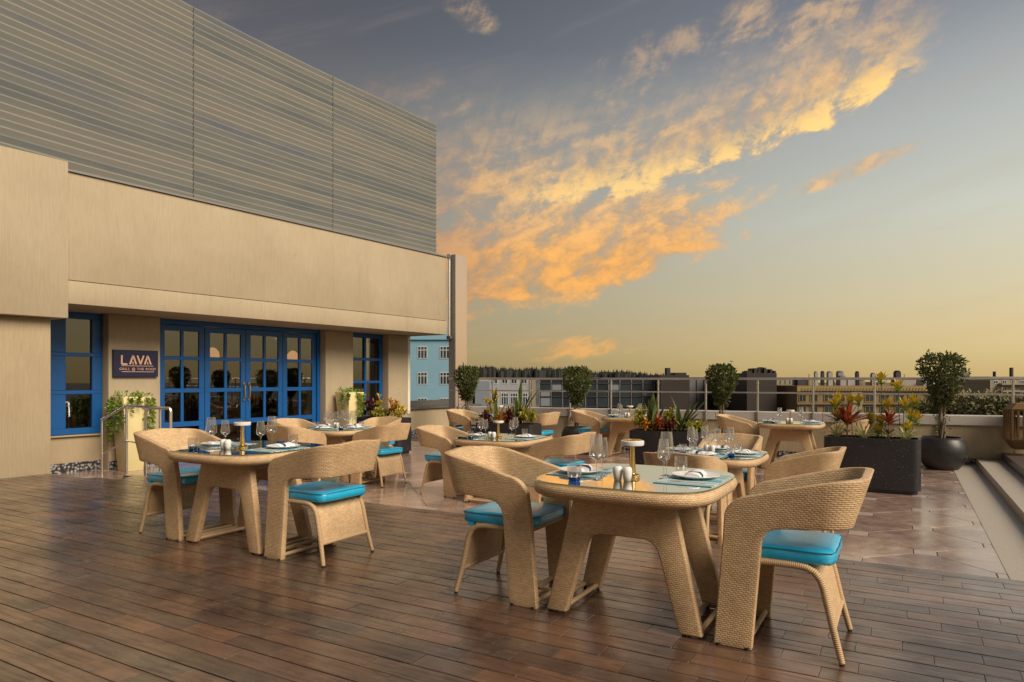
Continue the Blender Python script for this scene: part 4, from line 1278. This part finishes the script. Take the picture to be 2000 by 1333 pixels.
def build_ficus(seed, zb, ht, rw, nl):
    rnd = random.Random(seed)
    t_ = thing('ficus_tree')
    tr = MB()
    for k in range(4):
        a0 = k * 1.57 + .4
        pts = []
        for i in range(9):
            z = (ht - .15) * i / 8; a = a0 + i * .55; r = .035 + .03 * max(0, (i - 4) / 4) ** 1.5
            pts.append((r * math.cos(a), r * math.sin(a), z))
        tr.tube(pts, .014, 7, rs=[.019 - .0012 * i for i in range(9)])
    for k in range(16):
        a = rnd.uniform(0, 6.28); z0 = zb + (ht - zb) * rnd.uniform(0, .5)
        e = (rw * .75 * math.cos(a), rw * .75 * math.sin(a), min(ht, z0 + rnd.uniform(.15, .4)))
        tr.tube([(.03 * math.cos(a), .03 * math.sin(a), z0), (e[0] * .5, e[1] * .5, (z0 + e[2]) / 2 + .02), e], .006, 5, rs=[.008, .006, .003])
    tr.build('trunk', 'bark', t_, smooth=70)
    lobes = [(rnd.uniform(0, 6.28), rnd.uniform(.1, 1.0), rnd.uniform(.82, 1.12)) for _ in range(14)]
    def samp(r_):
        while True:
            k = r_.random() ** .8
            rad = rw * (.30 + .78 * min(1.0, k / .62) ** 1.15)
            if k > .80: rad *= 1 - ((k - .80) / .2) ** 2 * .42
            a = r_.uniform(0, 6.28); f = r_.random() ** .38
            m = 1
            for la, lk, ls in lobes:
                if abs(((a - la + PI) % (2 * PI)) - PI) < .6 and abs(k - lk) < .18: m = ls
            if math.sin(a * 5 + k * 19) * math.sin(k * 23 + a * 2) > .35 and f > .45 and r_.random() < .9: continue
            rr = rad * f * m
            return (rr * math.cos(a), rr * math.sin(a), zb + (ht - zb) * (k + (.05 * r_.random() if k > .8 else 0))), (math.cos(a) * f, math.sin(a) * f, .35 + .5 * k)
    mb = leafy(); leaf_cloud(mb, int(nl * 1.1), samp, .045, .08, rnd)
    for _ in range(46):      # stray shoots
        c_, o_ = samp(rnd); k_ = rnd.uniform(1.02, 1.2); e_ = (c_[0] * k_, c_[1] * k_, c_[2] + rnd.uniform(.03, .11))
        leaf_cloud(mb, 7, lambda r_: (tuple(Vector(c_).lerp(Vector(e_), r_.random())), (o_[0], o_[1], .9)), .035, .06, rnd)
    def lows(r_):
        z = r_.uniform(.12, zb); a = r_.uniform(0, 6.28); r = r_.uniform(.03, .12)
        return (r * math.cos(a), r * math.sin(a), z), (math.cos(a), math.sin(a), .2)
    leaf_cloud(mb, nl // 22, lows, .03, .055, rnd)
    mb.build('crown', 'leaf_ficus', t_, smooth=0)
    return t_
POTS = [(1840, 11.12, .56, 1.38, .315, 'on the far right beside the steps', 2400),
        (1126, 13.85, .50, 1.22, .27, 'left of the middle planter', 1900),
        (1409, 12.55, .54, 1.24, .245, 'right of the middle planter', 1900),
        (912, 14.35, .56, 1.24, .25, 'beside the building pillar', 1900)]
for i, (u, yy, zb, ht, rw, where, nl) in enumerate(POTS):
    xx = (u - 1000) / F * yy
    p_ = place('pot', build_pot, (xx, yy, ML), .3 * i, 'round black pot holding a clipped ficus ' + where, 'plant pot', 'round black pots')
    if i: p_.scale = (.86, .86, .94)
    tr_ = build_ficus(20 + i, zb, ht, rw, nl); tr_.location = (xx, yy, ML + .44)
    tag(tr_, 'clipped ficus tree with bare stems ' + where, 'tree', 'clipped ficus trees')

# ---- tall cream planters with trailing vines
def build_tall():
    p = thing('tall_planter')
    def sqr(h, z): return [(h, h, z), (-h, h, z), (-h, -h, z), (h, -h, z)]
    MB().loft([sqr(.135, 0), sqr(.215, 1.18), sqr(.19, 1.18), sqr(.185, 1.10)]).build('body', 'cream_planter', p, bevel=.006, seg=2, smooth=30)
    MB().loft([sqr(.186, 1.095), sqr(.186, 1.12)]).build('soil', 'soil', p, smooth=0)
    return p
def ivy(loc, label, seed, n, trails):
    rnd = random.Random(seed); o = thing('trailing_ivy', loc, WROT, label, 'ivy', 'ivy in the tall cream planters')
    mb = leafy(); vm = MB()
    def topc(r_):
        return (r_.uniform(-.22, .22), r_.uniform(-.22, .22), r_.uniform(.02, .14)), (0, 0, .6)
    leaf_cloud(mb, n, topc, .05, .085, rnd)
    for (px, py, ln) in trails:
        pts = []; x, y = px, py; m = max(abs(px), abs(py))
        for i in range(7):
            k = i / 6; z = .06 - ln * k + .05 * math.sin(k * 3)
            sc = 1 + .10 * min(1, k * 3) - .12 * k * ln
            pts.append((px * sc + rnd.uniform(-.02, .02), py * sc + rnd.uniform(-.02, .02), z))
        vm.tube(pts, .004, 5)
        for _ in range(int(80 * ln) + 14):
            i = rnd.randrange(6); f = rnd.random(); a, b = Vector(pts[i]), Vector(pts[i + 1]); c = a.lerp(b, f)
            out = Vector((px, py, 0)).normalized()
            leaf_cloud(mb, 1, lambda r_: (tuple(c + out * .015), tuple(out + Vector((0, 0, -.5)))), .055, .095, rnd)
    mb.build('foliage', 'leaf_ivy', o, smooth=0); vm.build('vines', 'stem_green', o)
def bpt(x, y): return (x * WW[0] - y * WN[0], x * WW[1] - y * WN[1])
x1 = wx(255, -11.24); L1 = bpt(x1, 11.24)
place('tall', build_tall, (*L1, ML), WROT, 'tall cream tapered planter with trailing ivy beneath the signboard', 'planter', 'tall cream planters')
ivy((*L1, ML + 1.1), 'ivy trailing down the tall planter beneath the signboard', 1, 120,
    [(-.22, -.10, .55), (-.22, .05, .6), (-.23, -.20, .35), (-.1, -.22, .22), (.10, -.22, .55), (.18, -.22, .62), (.22, -.15, .55), (.22, .0, .5), (.0, -.22, .15), (-.22, .15, .7)])
x2 = wx(683, -11.24); L2 = bpt(x2, 11.24)
place('tall', build_tall, (*L2, ML), WROT, 'tall cream tapered planter with ivy between the doors and right window', 'planter', 'tall cream planters')
ivy((*L2, ML + 1.1), 'ivy spilling over the tall planter between the doors and right window', 2, 110,
    [(-.2, -.18, .25), (.02, -.22, .6), (.08, -.22, .7), (.14, -.22, .5), (-.22, -.05, .4), (.22, -.1, .3)])

# ---- lattice lantern on the upper step
lx_, ly_ = 8.33, 11.05
ln_ = thing('floor_lantern', (lx_, ly_, .06), R(-15), 'hexagonal brown slatted lantern on the step at the right edge', 'lantern')
def hexr(r, z): return [(r * math.cos(R(60 * k + 30)), r * math.sin(R(60 * k + 30)), z) for k in range(6)]
MB().loft([hexr(.30, .72), hexr(.31, .75), hexr(.20, .84), hexr(.05, .85)]).build('roof', 'lantern_wood', ln_, smooth=0)
MB().loft([hexr(.20, .10), hexr(.29, .22), hexr(.29, .26), hexr(.20, .26)]).build('base', 'lantern_wood', ln_, smooth=0)
for k in range(6):
    p, q_ = Vector(hexr(.295, 0)[k]), Vector(hexr(.295, 0)[(k + 1) % 6])
    for j in range(4):
        c = p.lerp(q_, j / 4)
        MB().tube([(c.x, c.y, .25), (c.x, c.y, .73)], .013 if j else .02, 6).build('slat', 'lantern_wood', ln_, smooth=0)
for k in range(3):
    a = k * 2.094 + .5; MB().tube([(.17 * math.cos(a), .17 * math.sin(a), 0), (.15 * math.cos(a), .15 * math.sin(a), .12)], .014, 6).build('leg', 'brass', ln_)
cd = MB().lathe([(.05, 0), (.052, .16), (.045, .17), (.001, .165)], 20).build('candle', 'candle'); cd.location = (lx_, ly_, .322)
tag(cd, 'pale pillar candle standing inside the slatted lantern', 'candle')

# ================================================================== CITY BEYOND
def px(u, yy): return (u - 1000) / F * yy
def pz(v, yy): return EYE - (v - HZ) / F * yy
def house(name, label, m, u0, u1, vtop, yy, depth=12, grp='buildings beyond the terrace'):
    o = thing(name, (px((u0 + u1) / 2, yy), yy, -16), 0, label, 'building', grp)
    hw = px(u1, yy) - px((u0 + u1) / 2, yy); ht = pz(vtop, yy) + 16
    MB().box(-hw, hw, 0, depth, 0, ht).build('wall', m, o, smooth=0)
    o['_hw'] = hw; o['_ht'] = ht
    return o, hw, ht
def fwin(o, yy, ox, u0, u1, v0, v1, frame='far_frame', pane='far_pane', mull=(1, 1), fw=.07):
    x0, x1 = px(u0, yy) - ox, px(u1, yy) - ox; z1, z0 = pz(v0, yy) + 16, pz(v1, yy) + 16
    mb = MB(); f = fw
    mb.box(x0, x1, -.06, .05, z0, z0 + f); mb.box(x0, x1, -.06, .05, z1 - f, z1)
    mb.box(x0, x0 + f, -.058, .05, z0 + f, z1 - f); mb.box(x1 - f, x1, -.058, .05, z0 + f, z1 - f)
    for i in range(1, mull[0]):
        x = x0 + (x1 - x0) * i / mull[0]; mb.box(x - f / 2, x + f / 2, -.056, .05, z0 + f, z1 - f)
    if mull[1] > 1:
        zz = z1 - (z1 - z0) * .30; mb.box(x0 + f, x1 - f, -.057, .05, zz - f * .6, zz + f * .6)
    w_ = mb.build('window', frame, o, smooth=0)
    MB().box(x0 + .02, x1 - .02, -.02, .04, z0 + .02, z1 - .02).build('pane', pane, w_, smooth=0)
    return w_
# blue block seen through the opening beside the pillar
Yb = 82.0; o, hw, ht = house('blue_building', 'blue painted block with white windows seen past the facade', 'bld_blue', 770, 884, 640, Yb)
ox = o.location.x
for u in (780, 823.5, 867):
    for v in (677, 727.5, 778, 829):
        fwin(o, Yb, ox, u - 8 if u > 800 else u - 10, u + 11, v, v + 24, mull=(3, 2))
MB().box(-hw - .1, hw + .1, -.25, -.001, pz(664, Yb) + 16, pz(661, Yb) + 16).build('ledge', 'bld_blue', o, smooth=0)
# white block behind the left planter
Yw = 95.0; o, hw, ht = house('white_building', 'pale grey block with white framed windows behind the railing', 'bld_white', 928, 1052, 738, Yw)
ox = o.location.x
for u in (966, 986, 1004, 1023.5, 1041):
    fwin(o, Yw, ox, u - 6, u + 6, 741, 750, mull=(2, 1)); fwin(o, Yw, ox, u - 7, u + 7, 768, 792, mull=(3, 2)); fwin(o, Yw, ox, u - 7, u + 7, 812, 836, mull=(3, 2))
MB().box(hw - 1.0, hw + .02, -.3, -.001, 0, ht + .01).build('edge_pier', 'bld_beige', o, smooth=0)
MB().box(-hw, -hw + 2.0, -.4, -.001, 0, ht - .5).build('stair_wall', 'bld_greyblue', o, smooth=0)
# dark glazed block
Yd = 72.0; o, hw, ht = house('glazed_building', 'long dark navy glazed building behind the railing', 'bld_navy', 1054, 1300, 741, Yd)
ox = o.location.x
for k in range(12):
    x = -hw + 2 * hw * k / 11; MB().box(x - .05, x + .05, -.10, -.001, 4, ht).build('mullion', 'bld_grey', o, smooth=0)
for v in (750, 764, 776, 795): MB().box(-hw, hw, -.12, -.002, pz(v, Yd) + 16, pz(v, Yd) + 16.10).build('transom', 'bld_dark', o, smooth=0)
rr_ = random.Random(9)
for k in range(11):
    for v0, v1 in ((751.5, 763), (765.5, 775), (777.5, 794)):
        if rr_.random() < .75:
            x = -hw + 2 * hw * k / 11
            MB().box(x + .12, x + 2 * hw / 11 - .12, -.05, -.003, pz(v1, Yd) + 16, pz(v0, Yd) + 16).build('glass_panel', 'far_pane' if rr_.random() < .5 else 'bld_greyblue' if rr_.random() < .12 else 'bld_navy', o, smooth=0)
o, hw, ht = house('dark_building', 'dark brown block right of the glazed building', 'bld_brown', 1290, 1346, 733, 70.0)
MB().box(-hw * .4, -hw * .15, 1, 2, ht, ht + .75).build('chimney', 'bld_dark', o, smooth=0)
MB().box(hw * .1, hw * .9, .5, 4, ht, ht + .25).build('roof_hut', 'bld_brown', o, smooth=0)
o, hw, ht = house('grey_building', 'grey panelled block behind the right hand ficus', 'bld_grey', 1346, 1462, 737, 78.0)
for i in range(9):
    x = -hw + 2 * hw * i / 8; MB().box(x - .04, x + .04, -.06, -.001, 3, ht).build('mullion', 'bld_dark', o, smooth=0)
MB().box(-hw * .45, hw * .55, -.08, -.002, 2, pz(771, 78) + 16).build('shopfront', 'bld_navy', o, smooth=0)
MB().box(hw * .02, hw * .14, 1, 2.5, ht, ht + .85).build('water_tank', 'bld_tank', o, smooth=0)
o, hw, ht = house('dark_tower', 'narrow dark brown block with a ragged top right of the ficus', 'bld_brown', 1459, 1517, 729, 66.0)
rnd = random.Random(4)
for i in range(15):
    x = -hw + 2 * hw * (i + .5) / 15; h_ = .12 + .30 * math.sin(PI * (i + .5) / 15) ** 2 + rnd.uniform(0, .2)
    MB().box(x - .09, x + .09, rnd.uniform(.1, .5), 1.5, ht, ht + h_).build('parapet_post', 'bld_brown', o, smooth=0)
o, hw, ht = house('netted_building', 'beige netted block between the dark tower and the ochre building', 'bld_beige', 1515, 1572, 742, 80.0)
for i in range(7):
    x = -hw + 2 * hw * i / 6; MB().box(x - .04, x + .04, -.06, -.001, 3, ht).build('scaffold_pole', 'bld_grey', o, smooth=0)
for v in (752, 762, 772, 782, 792): MB().box(-hw, hw, -.07, -.002, pz(v, 80) + 16, pz(v, 80) + 16.05).build('scaffold_rail', 'bld_grey', o, smooth=0)
# ochre building with triangle frieze
Yo = 64.0; o, hw, ht = house('ochre_building', 'ochre building with triangle frieze and crowded rooftop', 'bld_ochre', 1557, 1850, 754, Yo)
ox = o.location.x
MB().box(-hw - .1, hw + .1, -.25, -.001, pz(765, Yo) + 16, pz(756, Yo) + 16).build('frieze', 'bld_ochre_lt', o, smooth=0)
for u in range(1562, 1846, 6):
    x0 = px(u, Yo) - ox; z0 = pz(764, Yo) + 16; z1 = pz(757.5, Yo) + 16
    MB().prism([(x0, z0), (x0 + .25, z0), (x0 + .125, z1)], -.30, -.252).build('triangle', 'bld_ochre', o, smooth=0)
for v in (766.5, 792): MB().box(-hw - .05, hw + .05, -.18, -.002, pz(v, Yo) + 16, pz(v, Yo) + 16.10).build('string_course', 'bld_brown', o, smooth=0)
for u0, u1 in ((1560, 1574), (1582, 1597), (1609, 1627), (1633, 1650), (1689, 1707), (1718, 1737), (1747, 1766), (1773, 1792), (1806, 1824), (1832, 1846)):
    fwin(o, Yo, ox, u0, u1, 771, 785, 'bld_ochre_lt', 'far_pane', (2, 1), .04); fwin(o, Yo, ox, u0, u1, 794, 808, 'bld_ochre_lt', 'far_pane', (2, 1), .04)
MB().box(px(1660, Yo) - ox, px(1682, Yo) - ox, -.20, -.004, 3, pz(766, Yo) + 16).build('stair_bay', 'bld_beige', o, smooth=0)
rnd = random.Random(8)
for (u0, u1, v, m) in ((1575, 1592, 738, 'bld_dark'), (1594, 1606, 740, 'bld_white'), (1606, 1612, 728, 'bld_tank'), (1613, 1630, 741, 'bld_beige'), (1631, 1640, 728, 'bld_tank'),
                       (1641, 1650, 745, 'bld_brown'), (1652, 1658, 727, 'bld_dark'), (1660, 1672, 736, 'bld_tank'), (1673, 1684, 727, 'bld_greyblue'), (1685, 1700, 738, 'bld_white'), (1702, 1708, 728, 'bld_brown'),
                       (1710, 1722, 744, 'bld_beige'), (1723, 1731, 731, 'bld_tank'), (1733, 1764, 747, 'bld_brown'), (1766, 1776, 727, 'bld_dark'), (1780, 1812, 741, 'bld_tank'), (1818, 1840, 745, 'bld_white')):
    d = rnd.uniform(1, 5); x0, x1 = px(u0, Yo) - ox, px(u1, Yo) - ox
    mb = MB().box(x0, x1, d, d + (x1 - x0), ht, pz(v, Yo) + 16)
    if u1 - u0 < 13: mb.lathe([((x1 - x0) * .55, 0), ((x1 - x0) * .6, .1), ((x1 - x0) * .3, .16)], 10, (x0 + x1) / 2, d + (x1 - x0) / 2, pz(v, Yo) + 16)
    mb.build('rooftop_hut' if u1 - u0 > 13 else 'water_tank', m, o, smooth=0)
for u in (1598, 1622, 1645, 1694, 1745, 1790):
    x = px(u, Yo) - ox; MB().tube([(x, 2, ht), (x, 2, pz(731, Yo) + 16)], .03, 5).build('pole', 'bld_dark', o)
# grey slab and beige flats on the right
o, hw, ht = house('slab_block', 'flat grey blue office slab right of the tallest ficus', 'bld_greyblue', 1868, 1934, 738, 120.0)
for i in range(12):
    x = -hw + 2 * hw * i / 11; MB().box(x - .05, x + .05, -.08, -.001, 3, ht).build('fin', 'bld_grey', o, smooth=0)
MB().box(-.4, .4, 2, 3, ht, ht + .9).build('lift_head', 'bld_grey', o, smooth=0)
Yf = 105.0; o, hw, ht = house('beige_flats', 'beige apartment block with balconies at the right edge', 'bld_beige', 1934, 2080, 736, Yf)
ox = o.location.x
for u in range(1940, 2076, 17):
    for v in (743, 757, 771, 785): fwin(o, Yf, ox, u, u + 9, v, v + 7, 'far_frame', 'far_pane', (2, 1), .06)
for v in (752, 766, 780): MB().box(-hw + 1.2, hw - .5, -.9, -.001, pz(v, Yf) + 16, pz(v - 3, Yf) + 16).build('balcony', 'bld_beige', o, smooth=0)
MB().box(-hw * .3, -hw * .25, 1, 1.5, ht, ht + 1.4).build('mast', 'bld_dark', o, smooth=0); MB().box(-hw * .75, -hw * .72, 1, 1.5, ht, ht + .8).build('mast', 'bld_dark', o, smooth=0)

def far_tree(name, label, u, vt, yy, rw, m, seed, grp, n=900):
    rnd = random.Random(seed); o = thing(name, (px(u, yy), yy, -16), 0, label, 'tree', grp)
    ht = pz(vt, yy) + 16; MB().tube([(0, 0, 0), (.3, .1, ht * .4), (0, 0, ht * .8)], .3, 7, rs=[.4, .3, .12]).build('trunk', 'bark', o)
    bl = [(rnd.uniform(-.7, .7) * rw, rnd.uniform(-.5, .5) * rw, ht - rw * rnd.uniform(.35, 1.0), rw * rnd.uniform(.32, .5)) for _ in range(11)]
    def samp(r_):
        cx, cy, cz, r = r_.choice(bl); d = Vector((r_.gauss(0, 1), r_.gauss(0, 1), r_.gauss(0, .8))).normalized() * r * r_.uniform(.6, 1)
        return (cx + d.x, cy + d.y, min(ht, cz + d.z)), tuple(d.normalized())
    mb = leafy(); leaf_cloud(mb, n * 3, samp, .22, .45, rnd); mb.build('crown', m, o, smooth=0)
for i, (u, vt, yy, rw, m, lab) in enumerate(((1872, 759, 48, 2.3, 'far_tree_warm', 'brownish leafy tree just right of the tallest ficus'), (1906, 764, 46, 2.2, 'far_tree_warm', 'olive tree in front of the grey office slab'),
        (1938, 772, 44, 2.0, 'far_tree_green', 'dark low tree between the slab and the beige flats'), (1972, 764, 43, 2.5, 'far_tree_green', 'dark green tree in front of the beige flats'),
        (2010, 757, 45, 3.0, 'far_tree_warm', 'dense green tree at the very right edge'), (1846, 782, 47, 1.8, 'far_tree_green', 'low dark tree behind the tallest ficus'))):
    far_tree('city_tree', lab, u, vt, yy, rw, m, 60 + i, 'trees beyond the terrace')
# far wood along the skyline, all round the horizon
rnd = random.Random(2); mb = leafy()
def conifer(x, y, z1, r):
    z0 = -16; b = len(mb.v); 
    for k in range(5):
        za = z1 - (z1 + 4) * k / 5 * .55; rr = r * (.25 + .2 * k); ph = rnd.random() * 6
        b = len(mb.v); mb.v.append((x, y, za))
        for j in range(6):
            a = ph + j * 1.047; q_ = rr * rnd.uniform(.7, 1.2); mb.v.append((x + q_ * math.cos(a), y + q_ * math.sin(a), za - r * rnd.uniform(.9, 1.5)))
        for j in range(6): mb.f.append((b, b + 1 + j, b + 1 + (j + 1) % 6))
    b = len(mb.v)
    for zz in (z0, z1 - r * 1.2):
        for j in range(5):
            a = j * 1.257; mb.v.append((x + r * .9 * math.cos(a), y + r * .9 * math.sin(a), zz))
    for j in range(5): mb.f.append((b + j, b + (j + 1) % 5, b + 5 + (j + 1) % 5, b + 5 + j))
for i in range(210):
    u = 925 + 400 * i / 210 + rnd.uniform(-1.2, 1.2)
    vt = 716 + 13 * max(0, (u - 1030) / 290) + rnd.uniform(-2.5, 3.5) + 2.0 * math.sin(u * .045)
    yy = rnd.uniform(108, 122); conifer(px(u, yy), yy, pz(vt, yy), rnd.uniform(.28, .5))
o = mb.build('distant_trees', 'far_tree', smooth=0); tag(o, 'dark distant wood along the skyline behind the railing', 'trees', kind='stuff')
